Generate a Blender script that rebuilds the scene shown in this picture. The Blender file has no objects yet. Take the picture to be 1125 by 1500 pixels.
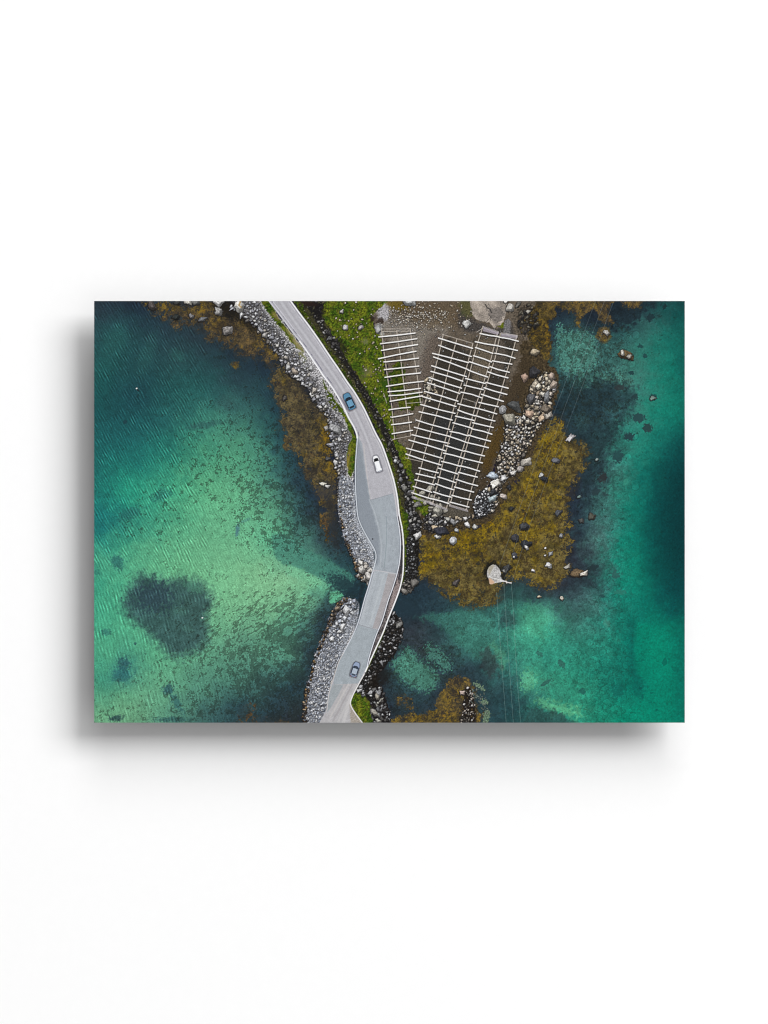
import bpy, math
import numpy as np

# =====================================================================================
#  A wide unframed print hung a few centimetres off a white wall.  1 mm in the scene is
#  one unit "u" of the layout below (x to the right 0..1125, y downwards 0..1500).
#  The printed photograph is inked procedurally (noise, distance fields, facets) and cut
#  into the things it shows, every one a mesh of its own in the sheet.
# =====================================================================================
rng = np.random.default_rng(7)
PX0, PX1, PY0, PY1 = 138.0, 1003.0, 441.0, 1058.6
CELL = 0.7324
NX = int(round((PX1-PX0)/CELL)); NY = int(round((PY1-PY0)/CELL))
xs = np.linspace(PX0, PX1, NX+1, dtype=np.float32); ys = np.linspace(PY0, PY1, NY+1, dtype=np.float32)
X, Y = np.meshgrid(xs, ys)
H, W = X.shape
img = np.zeros((H, W, 3), np.float32)
lab = np.zeros((H, W), np.int32)
F = np.float32

# ------------------------------------------------------------------ noise -------------
_T = [np.random.default_rng(100+i).random((256, 256)).astype(F) for i in range(8)]
def vn(x, y, s=0):
    T = _T[s % 8]
    xi = np.floor(x).astype(np.int32); yi = np.floor(y).astype(np.int32)
    fx = (x-xi).astype(F); fy = (y-yi).astype(F)
    fx = fx*fx*(3-2*fx); fy = fy*fy*(3-2*fy)
    xi = (xi+37*s) & 255; yi = (yi+91*s) & 255; x1 = (xi+1) & 255; y1 = (yi+1) & 255
    a = T[yi, xi]; b = T[yi, x1]; c = T[y1, xi]; d = T[y1, x1]
    return (a+(b-a)*fx)+((c+(d-c)*fx)-(a+(b-a)*fx))*fy
def fbm(x, y, scale, s=0, oct=3, gain=.5):
    r = np.zeros(np.broadcast(x, y).shape, F); amp = 1.; tot = 0.
    cx, sx = math.cos(.6), math.sin(.6)
    x = x/scale; y = y/scale
    for o in range(oct):
        r += amp*vn(x, y, s+o); tot += amp; amp *= gain
        x, y = (x*cx-y*sx)*2.03, (x*sx+y*cx)*2.03
    return r/tot
def rank01(a):
    f = a.ravel(); o = np.argsort(f, kind='stable'); r = np.empty(f.size, F)
    r[o] = np.linspace(0, 1, f.size, dtype=F); return r.reshape(a.shape)
def sstep(a, b, x):
    t = np.clip((x-a)/(b-a), 0, 1); return t*t*(3-2*t)
def worley(x, y, scale, s=0):
    x = x/scale; y = y/scale; xi = np.floor(x).astype(np.int32); yi = np.floor(y).astype(np.int32)
    d1 = np.full(x.shape, 9, F); d2 = d1.copy(); idv = np.zeros(x.shape, F)
    A, B, Cc = _T[s % 8], _T[(s+1) % 8], _T[(s+2) % 8]
    for j in (-1, 0, 1):
        for i in (-1, 0, 1):
            cx = (xi+i) & 255; cy = (yi+j) & 255
            dx = xi+i+A[cy, cx]-x; dy = yi+j+B[cy, cx]-y
            d = np.sqrt(dx*dx+dy*dy).astype(F); m = d < d1
            d2 = np.where(m, d1, np.minimum(d2, d)); idv = np.where(m, Cc[cy, cx], idv); d1 = np.where(m, d, d1)
    return d1, d2, idv
_fx = np.fft.rfftfreq(W, CELL)[None, :]; _fy = np.fft.fftfreq(H, CELL)[:, None]
def spectral(filt, seed):                       # isotropic noise without a lattice
    w = np.random.default_rng(900+seed).normal(0, 1, (H, W))
    z = np.fft.irfft2(np.fft.rfft2(w)*filt, s=(H, W)); return ((z-z.mean())/z.std()).astype(F)
def gnoise(scale, seed, oct=3, gain=.6, ang=0., el=1.):
    c, s_ = math.cos(math.radians(ang)), math.sin(math.radians(ang))
    R = np.hypot((_fx*c+_fy*s_)*el, -_fx*s_+_fy*c); f = 0
    for o in range(oct):
        q = R*scale/2**o*2.2; f = f+(gain/2.)**o*q*np.exp(.5*(1-q*q))
    return np.clip(.5+.155*spectral(f, seed), 0, 1)
def wavelets(period, ang, bw, spread, seed):     # a train of ripples, crests running along ang
    k = math.radians(ang+90); kx, ky = math.cos(k)/period, math.sin(k)/period
    def lobe(sx): 
        dx, dy = _fx-sx*kx, _fy-sx*ky; a = dx*math.cos(k)+dy*math.sin(k); b = -dx*math.sin(k)+dy*math.cos(k)
        return np.exp(-(a/(bw/period))**2-(b/(spread/period))**2)
    return spectral(lobe(1)+lobe(-1), seed)
N2 = gnoise(1.9, 1, 2); N4 = gnoise(3.8, 2, 3); N9 = gnoise(8., 3, 3); N20 = gnoise(18., 4, 4); N50 = gnoise(45., 5, 4)
GR = np.random.default_rng(5).normal(0, 1, (H, W)).astype(F)
def pnoise(p, lo, hi, seed, ang=0., el=1.):       # clumps of clumps: a power law between two periods
    c, s_ = math.cos(math.radians(ang)), math.sin(math.radians(ang))
    R = np.hypot((_fx*c+_fy*s_)*el, -_fx*s_+_fy*c)+1e-6
    return spectral((R*R+1/lo**2)**(-p/2)*np.exp(-.5*(R*hi)**2), seed)
U4 = rank01(pnoise(1.15, 17, 2.3, 6)); U3 = rank01(pnoise(1.1, 18, 1.9, 7)); U7 = rank01(pnoise(1.5, 30, 4., 8))
UA = rank01(pnoise(1.1, 13, 1.9, 9, -35, 2.2)); PN = np.clip(.5+.17*pnoise(1.5, 60, 2.2, 10), 0, 1); PW = np.clip(.5+.2*pnoise(1.25, 22, 1.8, 11), 0, 1)

# ------------------------------------------------------------------ shapes ------------
def win(x0, y0, x1, y1):
    i0 = max(0, int((x0-PX0)/CELL)); i1 = min(W, int((x1-PX0)/CELL)+2)
    j0 = max(0, int((y0-PY0)/CELL)); j1 = min(H, int((y1-PY0)/CELL)+2)
    return (slice(j0, max(j0, j1)), slice(i0, max(i0, i1)))
def smooth(p, closed=True, n=5):
    p = np.asarray(p, float); out = []
    m = len(p)
    for i in range(m if closed else m-1):
        if closed: a, b, c, d = p[i-1], p[i], p[(i+1) % m], p[(i+2) % m]
        else: a, b, c, d = p[max(i-1, 0)], p[i], p[i+1], p[min(i+2, m-1)]
        for t in np.arange(n)/n:
            out.append(.5*((2*b)+(c-a)*t+(2*a-5*b+4*c-d)*t*t+(3*b-a-3*c+d)*t**3))
    if not closed: out.append(p[-1])
    return np.array(out)
def seg_d(x, y, a, b):
    dx, dy = b[0]-a[0], b[1]-a[1]; L = dx*dx+dy*dy+1e-9
    t = np.clip(((x-a[0])*dx+(y-a[1])*dy)/L, 0, 1)
    return np.hypot(x-a[0]-t*dx, y-a[1]-t*dy)
def sd_poly(p, x, y):
    d = np.full(x.shape, 1e9, F); ins = np.zeros(x.shape, bool); n = len(p)
    for i in range(n):
        a, b = p[i], p[(i+1) % n]
        d = np.minimum(d, seg_d(x, y, a, b))
        if a[1] != b[1]:
            c = ((a[1] > y) != (b[1] > y)) & (x < (b[0]-a[0])*(y-a[1])/(b[1]-a[1])+a[0])
            ins ^= c
    return np.where(ins, -d, d).astype(F)
def pwin(p, pad=4):
    p = np.asarray(p); return win(p[:, 0].min()-pad, p[:, 1].min()-pad, p[:, 0].max()+pad, p[:, 1].max()+pad)
def C(c): return np.array(c, F)/255.
def blend(w, m, col):
    m = m[..., None]; img[w] = img[w]*(1-m)+col*m
def fill(p, col, soft=.7, warp=0, wn=None, alpha=1., label=None, sm=True, jit=0.):
    p = smooth(p) if sm else np.asarray(p, float)
    w = pwin(p, 6+warp*1.2); x, y = X[w], Y[w]
    if x.size == 0: return None, None
    d = sd_poly(p, x, y)
    if warp: d = d+((N9 if wn is None else wn)[w]-.5)*2*warp
    m = sstep(soft, -soft, d)*alpha
    col = col(w) if callable(col) else C(col)
    if jit: col = col*(1+jit*(N2[w]-.5)*2)[..., None]
    blend(w, m, col)
    if label is not None: lab[w] = np.where(d < 0, label, lab[w])
    return w, d
def stroke(p, width, col, alpha=1., soft=.55, label=None, fade=None):
    p = np.asarray(p, float); w = pwin(p, width+3); x, y = X[w], Y[w]
    if x.size == 0: return
    d = np.full(x.shape, 1e9, F)
    for a, b in zip(p[:-1], p[1:]): d = np.minimum(d, seg_d(x, y, a, b))
    m = sstep(width/2+soft, width/2-soft, d)*alpha
    if fade is not None: m = m*fade[w]
    blend(w, m, C(col))
    if label is not None: lab[w] = np.where(d < max(width/2, .45), label, lab[w])
def blob(x, y, rx, ry, ang, col, a, noise=.35, hard=1.):
    r = max(rx, ry)*2.2; w = win(x-r, y-r, x+r, y+r)
    dx, dy = X[w]-x, Y[w]-y; c, s = math.cos(math.radians(ang)), math.sin(math.radians(ang))
    q = np.hypot((dx*c+dy*s)/rx, (-dx*s+dy*c)/ry)+(N4[w]-.5)*2*noise+(N9[w]-.5)*noise
    blend(w, sstep(1+.55/hard, 1-.55/hard, q)*a, C(col))

# ------------------------------------------------------------------ parts -------------
PARTS = []     # (name, parent id, label, stuff)
def part(name, label=None, parent=None, stuff=False):
    PARTS.append((name, parent, label, stuff)); return len(PARTS)-1
WATER = part('water'); lab[:] = WATER

# ------------------------------------------------------------------ stones ------------
GREYS = [(196, 196, 200), (172, 172, 178), (148, 148, 154), (214, 214, 216), (182, 176, 168), (128, 128, 134)]
WARM = [(208, 196, 176), (190, 176, 152), (222, 214, 200), (168, 152, 130), (232, 228, 220), (150, 140, 124), (196, 186, 176)]
DARK = [(96, 96, 98), (120, 120, 122), (74, 72, 72), (142, 140, 138), (60, 58, 58), (160, 158, 156)]
BRIGHT = [(220, 224, 232), (196, 202, 214), (170, 176, 188), (238, 240, 244), (150, 156, 168), (208, 208, 208), (124, 130, 142)]
def stone(x, y, r, el=1.3, ang=None, col=(190, 190, 190), label=None, shadow=.8, n=None, contrast=1.):
    ang = rng.uniform(0, math.pi) if ang is None else math.radians(ang)
    n = n or rng.integers(4, 8); pad = r*el+2.5
    w = win(x-pad, y-pad, x+pad, y+pad); xx, yy = X[w], Y[w]
    if xx.size == 0: return
    c, s = math.cos(ang), math.sin(ang)
    def dist(ox, oy):
        dx, dy = xx-x-ox, yy-y-oy; u = (dx*c+dy*s)/el; v = -dx*s+dy*c
        return u, v
    th = (np.arange(n)+rng.uniform(-.32, .32, n))*2*math.pi/n; rr = r*rng.uniform(.66, 1.08, n)
    def poly(u, v):
        q = np.stack([u*math.cos(t)+v*math.sin(t)-k for t, k in zip(th, rr)])
        if r > 3.4:
            e = np.exp(np.clip(q*9/r, -40, 12)); z = e.sum(0)
            return np.log(z)*r/9-.02*r+(N4[w]-.5)*2.4+(N2[w]-.5)*.8, e/z
        return q.max(0)+(N4[w]-.5)*min(r, 4)*.3+(N2[w]-.5)*.4, q.argmax(0)
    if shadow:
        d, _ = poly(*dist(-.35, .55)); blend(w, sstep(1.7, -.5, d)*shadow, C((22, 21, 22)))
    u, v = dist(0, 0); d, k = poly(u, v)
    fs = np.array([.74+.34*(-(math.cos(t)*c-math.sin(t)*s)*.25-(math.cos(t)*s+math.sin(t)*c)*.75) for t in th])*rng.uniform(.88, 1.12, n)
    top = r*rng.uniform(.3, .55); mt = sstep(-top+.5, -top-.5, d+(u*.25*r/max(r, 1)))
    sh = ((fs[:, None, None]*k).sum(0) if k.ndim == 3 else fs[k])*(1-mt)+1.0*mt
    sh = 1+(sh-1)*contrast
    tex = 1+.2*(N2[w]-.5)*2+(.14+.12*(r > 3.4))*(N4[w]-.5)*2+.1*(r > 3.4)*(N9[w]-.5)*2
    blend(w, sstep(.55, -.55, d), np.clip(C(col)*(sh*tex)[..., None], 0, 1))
    if label is not None: lab[w] = np.where(d < .1, label, lab[w])
def scatter(p, step, rr, pal, base=None, label=None, sm=True, edge=0., dens=1., shadow=.8, el=(1., 1.7), warp=0, basesoft=1.):
    p = smooth(p) if sm else np.asarray(p, float)
    if base is not None: fill(p, base, soft=basesoft, sm=False, label=label, jit=.3, warp=warp)
    elif label is not None:
        w = pwin(p); lab[w] = np.where(sd_poly(p, X[w], Y[w]) < 0, label, lab[w])
    x0, y0 = p.min(0); x1, y1 = p.max(0)
    gx, gy = np.meshgrid(np.arange(x0, x1+step, step), np.arange(y0, y1+step, step*.87))
    gx = gx+(np.arange(gx.shape[0]) % 2)[:, None]*step/2
    gx = gx+rng.uniform(-.45, .45, gx.shape)*step; gy = gy+rng.uniform(-.45, .45, gy.shape)*step
    gx, gy = gx.ravel(), gy.ravel(); d = sd_poly(p, gx, gy)
    o = np.where(d < -edge)[0]; rng.shuffle(o)
    if dens == 1.:
        for i in o:
            for _ in range(2): stone(gx[i]+rng.normal(0, step*.5), gy[i]+rng.normal(0, step*.5), rr[0]*rng.uniform(.4, .8), rng.uniform(1, 1.8), None, pal[rng.integers(len(pal))], None, shadow*.7)
        dens = .55
    for i in o:
        if rng.random() > dens: continue
        stone(gx[i], gy[i], rng.uniform(*rr)*(1 if rng.random() > .08 else 1.35), rng.uniform(*el), None,
              pal[rng.integers(len(pal))], None, shadow)

# ------------------------------------------------------------------ water colour ------
CP = """150 450 38 50 60|200 450 30 44 58|150 475 38 70 76|180 485 36 78 80|200 500 36 72 77|250 500 38 62 70|300 480 40 52 62|230 470 36 58 68
340 520 34 52 62|380 560 36 62 70|150 540 32 84 82|150 565 28 80 80|200 575 28 66 74|250 560 34 82 82|300 560 36 82 82|300 585 40 92 90|340 580 46 86 86|260 530 38 74 76|350 545 38 60 68
150 620 28 84 86|200 635 30 92 92|250 625 38 96 92|300 610 56 120 106|340 615 60 114 102|370 610 54 102 96|390 630 44 88 88|400 600 36 64 72|410 660 44 84 86
150 680 30 102 98|200 685 32 118 108|250 670 40 124 108|300 660 68 144 116|340 650 78 148 118|380 660 72 136 114|400 690 62 116 106|275 690 70 150 118
150 730 32 120 110|185 715 40 146 120|220 720 58 152 122|260 720 70 160 124|300 720 92 170 128|350 720 98 170 130|400 735 84 146 120|440 745 46 78 84|430 700 42 70 78|470 760 42 56 64
150 765 28 108 108|180 765 40 122 110|230 760 62 146 118|300 760 96 170 130|360 770 104 176 136|400 770 98 168 132|145 790 40 130 116
150 820 72 158 128|180 795 62 152 122|200 810 84 164 128|250 810 98 172 130|320 810 108 176 134|380 830 122 182 138|420 845 130 184 142|450 858 124 190 146|480 868 104 180 142|395 790 92 170 134
430 800 76 136 118|470 790 58 92 92|480 830 52 92 92|505 850 50 92 90|510 870 34 56 66|480 800 44 60 66
150 900 72 166 132|145 860 62 156 126|160 960 82 166 130|150 1000 66 146 120|180 985 52 116 110|220 960 86 162 126|230 1000 98 164 128|300 980 90 150 124|330 1000 78 132 114
150 1050 108 164 126|200 1040 104 162 126|250 1040 86 142 118|300 1045 62 102 98|350 1045 44 72 80|400 1045 42 62 72|420 1000 44 72 80|180 1010 92 160 124
330 900 114 178 136|350 930 98 154 126|400 930 88 144 120|440 910 88 150 126|420 965 90 150 126|470 900 44 62 72|455 960 42 62 72|450 930 62 100 98|480 880 60 100 96|395 900 112 172 134|440 1030 44 62 70|430 1050 44 52 58
830 455 30 42 52|870 475 32 46 56|815 460 30 44 56|800 500 30 44 54|845 500 64 112 106|830 530 66 118 110|855 530 60 104 100|900 550 58 104 100|880 590 36 60 68|845 600 36 60 66|815 640 32 46 56|850 660 38 54 62|870 700 38 54 64
900 610 52 98 96|930 560 60 118 108|950 475 50 96 92|980 450 26 78 76|970 500 26 108 96|990 465 14 80 76|985 540 10 114 98|998 540 14 92 84|940 600 50 126 110|970 600 16 122 104|998 600 12 112 96|998 450 16 66 66|915 490 44 92 90|925 520 56 112 102
990 628 10 106 94|998 650 4 74 73|960 650 18 112 100|930 655 36 128 110|910 690 56 120 108|940 690 12 110 98|970 690 4 82 78|998 700 2 60 62|890 735 60 116 108|905 720 48 122 108|930 740 8 112 96|960 740 3 88 84|998 740 2 54 57|885 670 48 86 86|890 640 44 84 84
870 775 66 104 102|890 780 66 112 106|910 790 18 124 106|950 790 3 98 88|995 790 2 58 61|865 830 44 64 70|890 830 52 116 106|910 825 20 128 108|930 840 8 124 104|960 850 3 94 84|998 850 2 64 66|845 780 34 50 60|850 740 34 50 60|870 800 66 100 98
790 880 46 72 76|770 890 54 122 106|795 895 62 142 118|830 890 58 96 94|870 880 64 112 106|900 880 30 122 108|930 870 8 126 106|960 885 2 98 88|998 890 2 80 82|950 920 2 124 102|965 905 2 108 92|985 920 2 114 96|1000 920 2 96 86|940 905 4 112 98|860 860 48 72 78|820 875 44 62 68
960 960 0 134 106|985 970 2 118 96|1001 970 3 92 80|926 940 4 106 92|920 985 8 104 90|900 940 28 122 104|870 930 48 128 112|840 930 52 128 112|800 930 54 146 120|770 915 68 148 122|740 910 52 112 102|700 905 52 102 96|650 895 40 66 72|620 900 38 58 68|930 970 4 104 90
760 950 58 142 120|800 970 42 122 106|850 980 38 132 110|890 1000 20 116 100|930 1012 5 112 96|960 1040 2 130 104|998 1040 2 98 84|900 1045 18 128 104|850 1025 50 148 120|820 1000 50 142 116|785 990 64 152 122|765 1035 40 80 82|720 1040 38 64 70|720 1000 46 76 78|750 985 48 104 98|750 1010 42 82 84
700 960 52 100 96|650 925 48 78 82|680 930 58 118 106|600 920 48 54 62|620 950 48 58 64|600 985 52 92 94|580 985 44 72 78|650 980 42 60 66|580 1035 40 54 64|640 1030 42 56 66|610 1030 42 62 70|560 1000 40 50 56|690 980 40 60 68|850 575 38 62 68|910 588 42 72 76|895 572 38 62 68|860 625 36 56 64|885 615 40 64 70|925 448 28 44 52|942 463 34 62 68|905 465 30 46 54|815 590 30 44 54|590 880 36 56 66|590 900 36 52 62|700 870 44 58 62|540 880 34 54 64"""
cps = np.array([[float(v) for v in t.split()] for t in CP.replace('\n', '|').split('|')])
def rbf_field(pts, vals, gx, gy, reg=1.5):
    d = np.hypot(pts[:, None, 0]-pts[None, :, 0], pts[:, None, 1]-pts[None, :, 1])
    n = len(pts); A = np.zeros((n+1, n+1)); A[:n, :n] = -d-0*np.eye(n)+reg*-np.eye(n)*-1; A[:n, n] = 1; A[n, :n] = 1
    sol = np.linalg.solve(A, np.vstack([vals, np.zeros((1, vals.shape[1]))]))
    out = np.zeros((gx.size, vals.shape[1]))
    g = np.stack([gx.ravel(), gy.ravel()], 1)
    for i in range(0, len(g), 20000):
        q = g[i:i+20000]; dd = np.hypot(q[:, None, 0]-pts[None, :, 0], q[:, None, 1]-pts[None, :, 1])
        out[i:i+20000] = -dd@sol[:n]+sol[n]
    return out.reshape(gx.shape+(-1,))
GS = 4.
cgx, cgy = np.meshgrid(np.arange(PX0-24, PX1+28, GS), np.arange(PY0-24, PY1+28, GS))
def field(pts, vals):
    g = rbf_field(pts, vals, cgx, cgy).astype(F)
    k = np.array([1, 4, 6, 4, 1], F)/16        # soften the peaks at the control points
    for ax in (0, 1):
        gp = np.pad(g, [(2, 2) if a == ax else (0, 0) for a in range(3)], mode='edge')
        g = sum(k[i]*np.take(gp, range(i, i+g.shape[ax]), axis=ax) for i in range(5))
    return g
def lookup(g, x, y):
    u = np.clip((x-(PX0-24))/GS, 0, g.shape[1]-2.001); v = np.clip((y-(PY0-24))/GS, 0, g.shape[0]-2.001)
    i = u.astype(np.int32); j = v.astype(np.int32); fu = (u-i)[..., None]; fv = (v-j)[..., None]
    return (g[j, i]*(1-fu)+g[j, i+1]*fu)*(1-fv)+(g[j+1, i]*(1-fu)+g[j+1, i+1]*fu)*fv
wx = X+(N20-.5)*22+(N9-.5)*9; wy = Y+(fbm(X, Y, 20., 1, 4)-.5)*22+(fbm(X, Y, 9., 7, 3)-.5)*9
img[:] = np.clip(lookup(field(cps[:, :2], cps[:, 2:5]/255.), wx, wy), .005, 1)
base_l = img.mean(2)

def shallow(p, col, warp=5, soft=3, alpha=1., wn=None): fill(p, col, soft, warp, wn, alpha)
# sand tongues, weed patches and stains of the sea bed
shallow([(400, 785), (420, 785), (440, 800), (470, 815), (500, 832), (520, 848), (505, 866), (470, 847), (440, 836), (415, 826), (402, 812)], (70, 130, 114), 3, 3, .75)
shallow([(425, 828), (450, 838), (470, 850), (468, 858), (445, 850), (420, 840)], (122, 194, 150), 2, 2.5, .7)
shallow([(484, 868), (497, 866), (503, 873), (494, 882), (484, 884)], (98, 178, 140), 2, 1.5, .95)
shallow([(590, 955), (600, 950), (612, 965), (625, 975), (638, 985), (640, 1000), (630, 1012), (612, 1010), (595, 1000), (580, 985), (576, 970)], (80, 142, 122), 10, 6, .85, N4)
shallow([(608, 903), (640, 915), (660, 935), (680, 950), (700, 964), (722, 962), (725, 920), (700, 895), (650, 897)], (60, 120, 106), 6, 4, .6)
shallow([(625, 945), (640, 950), (652, 962), (660, 975), (650, 985), (640, 972), (628, 965)], (78, 138, 122), 12, 4, .75, N4)
shallow([(716, 945), (725, 944), (738, 955), (742, 968), (736, 980), (728, 968)], (84, 160, 128), 7, 5, .65)
shallow([(706, 955), (718, 950), (728, 966), (732, 978), (722, 990), (708, 980)], (54, 62, 65), 8, 6, .6)
shallow([(736, 896), (750, 894), (753, 912), (742, 920), (734, 910)], (46, 66, 70), 6, 5, .6)
shallow([(766, 984), (778, 985), (786, 996), (778, 1010), (764, 1008)], (90, 174, 134), 9, 5, .75, N4)
shallow([(786, 1022), (812, 1028), (845, 1038), (852, 1048), (825, 1048), (800, 1040)], (98, 188, 140), 10, 7, .75)
shallow([(776, 1040), (800, 1040), (822, 1044), (838, 1059), (840, 1066), (772, 1066)], (44, 82, 80), 6, 3, .8)
shallow([(770, 885), (800, 890), (812, 910), (790, 935), (772, 930), (764, 905)], (84, 172, 136), 14, 9, .4)
shallow([(818, 478), (832, 486), (858, 486), (872, 500), (874, 530), (850, 548), (826, 540), (818, 520)], (78, 134, 121), 12, 3, .75, N4)
shallow([(836, 560), (850, 548), (880, 546), (910, 545), (926, 556), (915, 564), (880, 560), (850, 570)], (72, 126, 114), 12, 3, .7, N4)
shallow([(840, 612), (856, 606), (862, 622), (850, 632)], (66, 110, 104), 9, 4, .45, N4)
shallow([(934, 912), (960, 920), (985, 908), (1010, 905), (1010, 1066), (895, 1066), (908, 1050), (936, 1030), (942, 1010), (934, 985), (928, 950)], (0, 130, 105), 5, 5, .6)
shallow([(985, 900), (1010, 900), (1010, 1066), (996, 1066)], (2, 96, 84), 6, 16, .6)
shallow([(920, 905), (930, 917), (928, 950), (931, 985), (945, 1000), (935, 1022), (926, 1000), (921, 950)], (4, 92, 84), 6, 5, .5)
shallow([(1012, 640), (978, 680), (954, 750), (956, 840), (1012, 900)], (2, 62, 63), 6, 26, .6)
shallow([(1012, 690), (988, 715), (982, 790), (1012, 840)], (2, 50, 54), 5, 22, .5)
shallow([(812, 562), (840, 556), (900, 556), (930, 575), (918, 608), (898, 640), (884, 680), (868, 722), (850, 704), (836, 640)], (36, 57, 63), 16, 10, .55)
shallow([(880, 432), (960, 432), (946, 456), (922, 476), (896, 482), (878, 472)], (28, 42, 50), 13, 6, .75)
SEAG = part('seagrass_patch', 'dark round weed patch on the pale sea bed at lower left')
fill([(180, 882), (192, 856), (206, 842), (222, 846), (242, 849), (264, 848), (290, 851), (306, 868), (313, 882), (304, 902), (306, 930), (300, 948), (276, 958), (254, 962), (236, 946), (214, 926), (190, 906)],
     lambda w: C((52, 79, 82))*(1+.22*(N20[w]-.5)*2+.06*(N4[w]-.5))[..., None], 12, 10, .5*N9+.3*N20+.2*U3, .85, SEAG)
for b in [(283, 860, 14, 7, 20, (86, 150, 122), .5), (262, 895, 9, 6, 0, (84, 140, 122), .3), (275, 922, 8, 4, 20, (82, 130, 116), .3), (225, 875, 26, 20, 0, (46, 66, 78), .7)]: blob(*b, noise=.9)
for b in [(172, 823, 11, 9, 60, (46, 104, 100), .75), (141, 838, 6, 5, 0, (46, 110, 102), .5), (182, 972, 9, 9, 0, (44, 84, 94), .75), (178, 988, 13, 10, 0, (46, 100, 104), .7), (155, 926, 6, 5, 0, (46, 100, 98), .6),
          (246, 1010, 8, 7, 0, (46, 84, 90), .8), (258, 1028, 17, 5, 60, (52, 98, 98), .7), (235, 726, 14, 8, -20, (36, 96, 92), .6), (190, 752, 17, 8, -20, (36, 92, 92), .55), (300, 622, 24, 5, -10, (46, 84, 84), .6), (330, 590, 14, 10, 0, (50, 84, 84), .5),
          (348, 776, 2.6, 10, 5, (74, 118, 128), .8), (360, 762, 9, 2, -25, (80, 134, 128), .5), (183, 618, 3, 2.5, 0, (30, 56, 64), .7), (198, 943, 2, 2, 0, (46, 80, 84), .7), (170, 1052, 10, 4, -10, (40, 66, 70), .8), (250, 1054, 24, 4, 0, (46, 84, 86), .7),
          (215, 520, 10, 30, 20, (44, 92, 88), .35), (170, 500, 14, 20, 20, (40, 90, 86), .4), (260, 520, 12, 8, 30, (48, 100, 94), .4)]: blob(*b, noise=.6)
# weed specks, denser where the bed darkens
DP = """330 672 .38|350 690 .4|365 705 .48|380 715 .45|300 700 .22|290 650 .15|390 735 .5|405 760 .6|420 770 .6|440 775 .7|330 745 .08|300 780 .05|250 780 .1|240 790 .14|350 640 .1|390 655 .35|420 730 .45|440 740 .6|300 840 .03|350 820 .06|380 860 .12|370 890 .3|400 880 .42|430 880 .5|450 870 .32|350 910 .32|380 920 .52|410 910 .66|430 930 .8|350 950 .48|380 950 .55|370 975 .74|390 990 .85|340 980 .45|320 1000 .3|400 960 .42|410 1000 .75|440 960 .9|300 960 .26|280 1000 .2|200 900 0|150 900 0|200 700 0|200 1000 .06|250 1050 .14|300 1050 .35|160 1050 .12|470 865 .2|460 830 .06|440 820 .08|500 860 .15|150 500 0|300 550 0|260 650 .06
840 510 .5|830 530 .35|870 540 .42|900 545 .45|860 580 .6|880 610 .5|910 610 .3|930 560 .12|960 540 .04|900 650 .28|870 660 .45|850 700 .3|890 720 .22|920 690 .04|780 900 .08|800 930 .12|850 940 .2|880 980 .24|830 1020 .2|780 980 .2|700 930 .35|660 940 .5|690 960 .5|610 1000 .42|600 970 .5|660 980 .4|650 960 .55|940 960 0|970 1000 .01|990 700 0|900 800 .06|880 860 .2|910 1010 .25|930 1020 .12|990 500 .03"""
dps = np.array([[float(v) for v in t.split()] for t in DP.replace('\n', '|').split('|')])
D = np.clip(lookup(field(dps[:, :2], dps[:, 2:3]), wx, wy)[..., 0], 0, 1)
left = sstep(560, 540, X); veil = sstep(800, 822, X)*sstep(940, 915, X)*sstep(462, 480, Y)*sstep(650, 610, Y); veil = np.maximum(veil, .9*sstep(560, 580, X)*sstep(700, 670, X)*sstep(930, 945, Y)); D = D*np.maximum(.3+.7*left, .85*veil)
# low left the specks are drawn out along the slope
Ua = UA
mixA = sstep(845, 870, Y)*sstep(955, 925, Y)*left
lowm = sstep(780, 840, Y); US = Ua*mixA+(1-mixA)*(U3*(1-lowm)+U4*lowm); US = US*(1-veil)+U4*veil; spA = .56-.08*sstep(820, 780, Y)*left-.25*(1-left)*(1-veil)
D = D*(.62+.76*sstep(.3, .7, PN)); sp = sstep(-.09, .09, US-(1-D*.92))
sp = sp*spA
img[:] = img*(1-sp[..., None])+(img*.36+C((22, 27, 23))*.9)*sp[..., None]
sp2 = sstep(-.03, .03, U3-(1-D*.5))
img *= (1-.16*sp2*(1-.3*left))[..., None]
# ripples on the open left water
env = np.clip(.75+.9*(N20-.5), .45, 1.2)
rip = .5+.2*wavelets(4.0, 61, .34, .26, 31)*env
rip2 = .5+.2*wavelets(4.8, 74, .36, .26, 32)*env
low = sstep(800, 900, Y)[..., None]
rr_ = ((rip-.5)[..., None]*(1-low)+(rip2-.5)[..., None]*low)[..., 0]*2
rm = sstep(400, 280, X+(N50-.5)*60)*(1-.45*sstep(850, 1000, Y))*sstep(395, 250, X-.25*(Y-700)*0)
rm = np.maximum(rm, .35*sstep(470, 380, X))
img *= (1+.2*rr_*rm)[..., None]
img += (np.maximum(rr_-.3, 0)*rm*.10)[..., None]*C((150, 235, 205))
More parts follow.
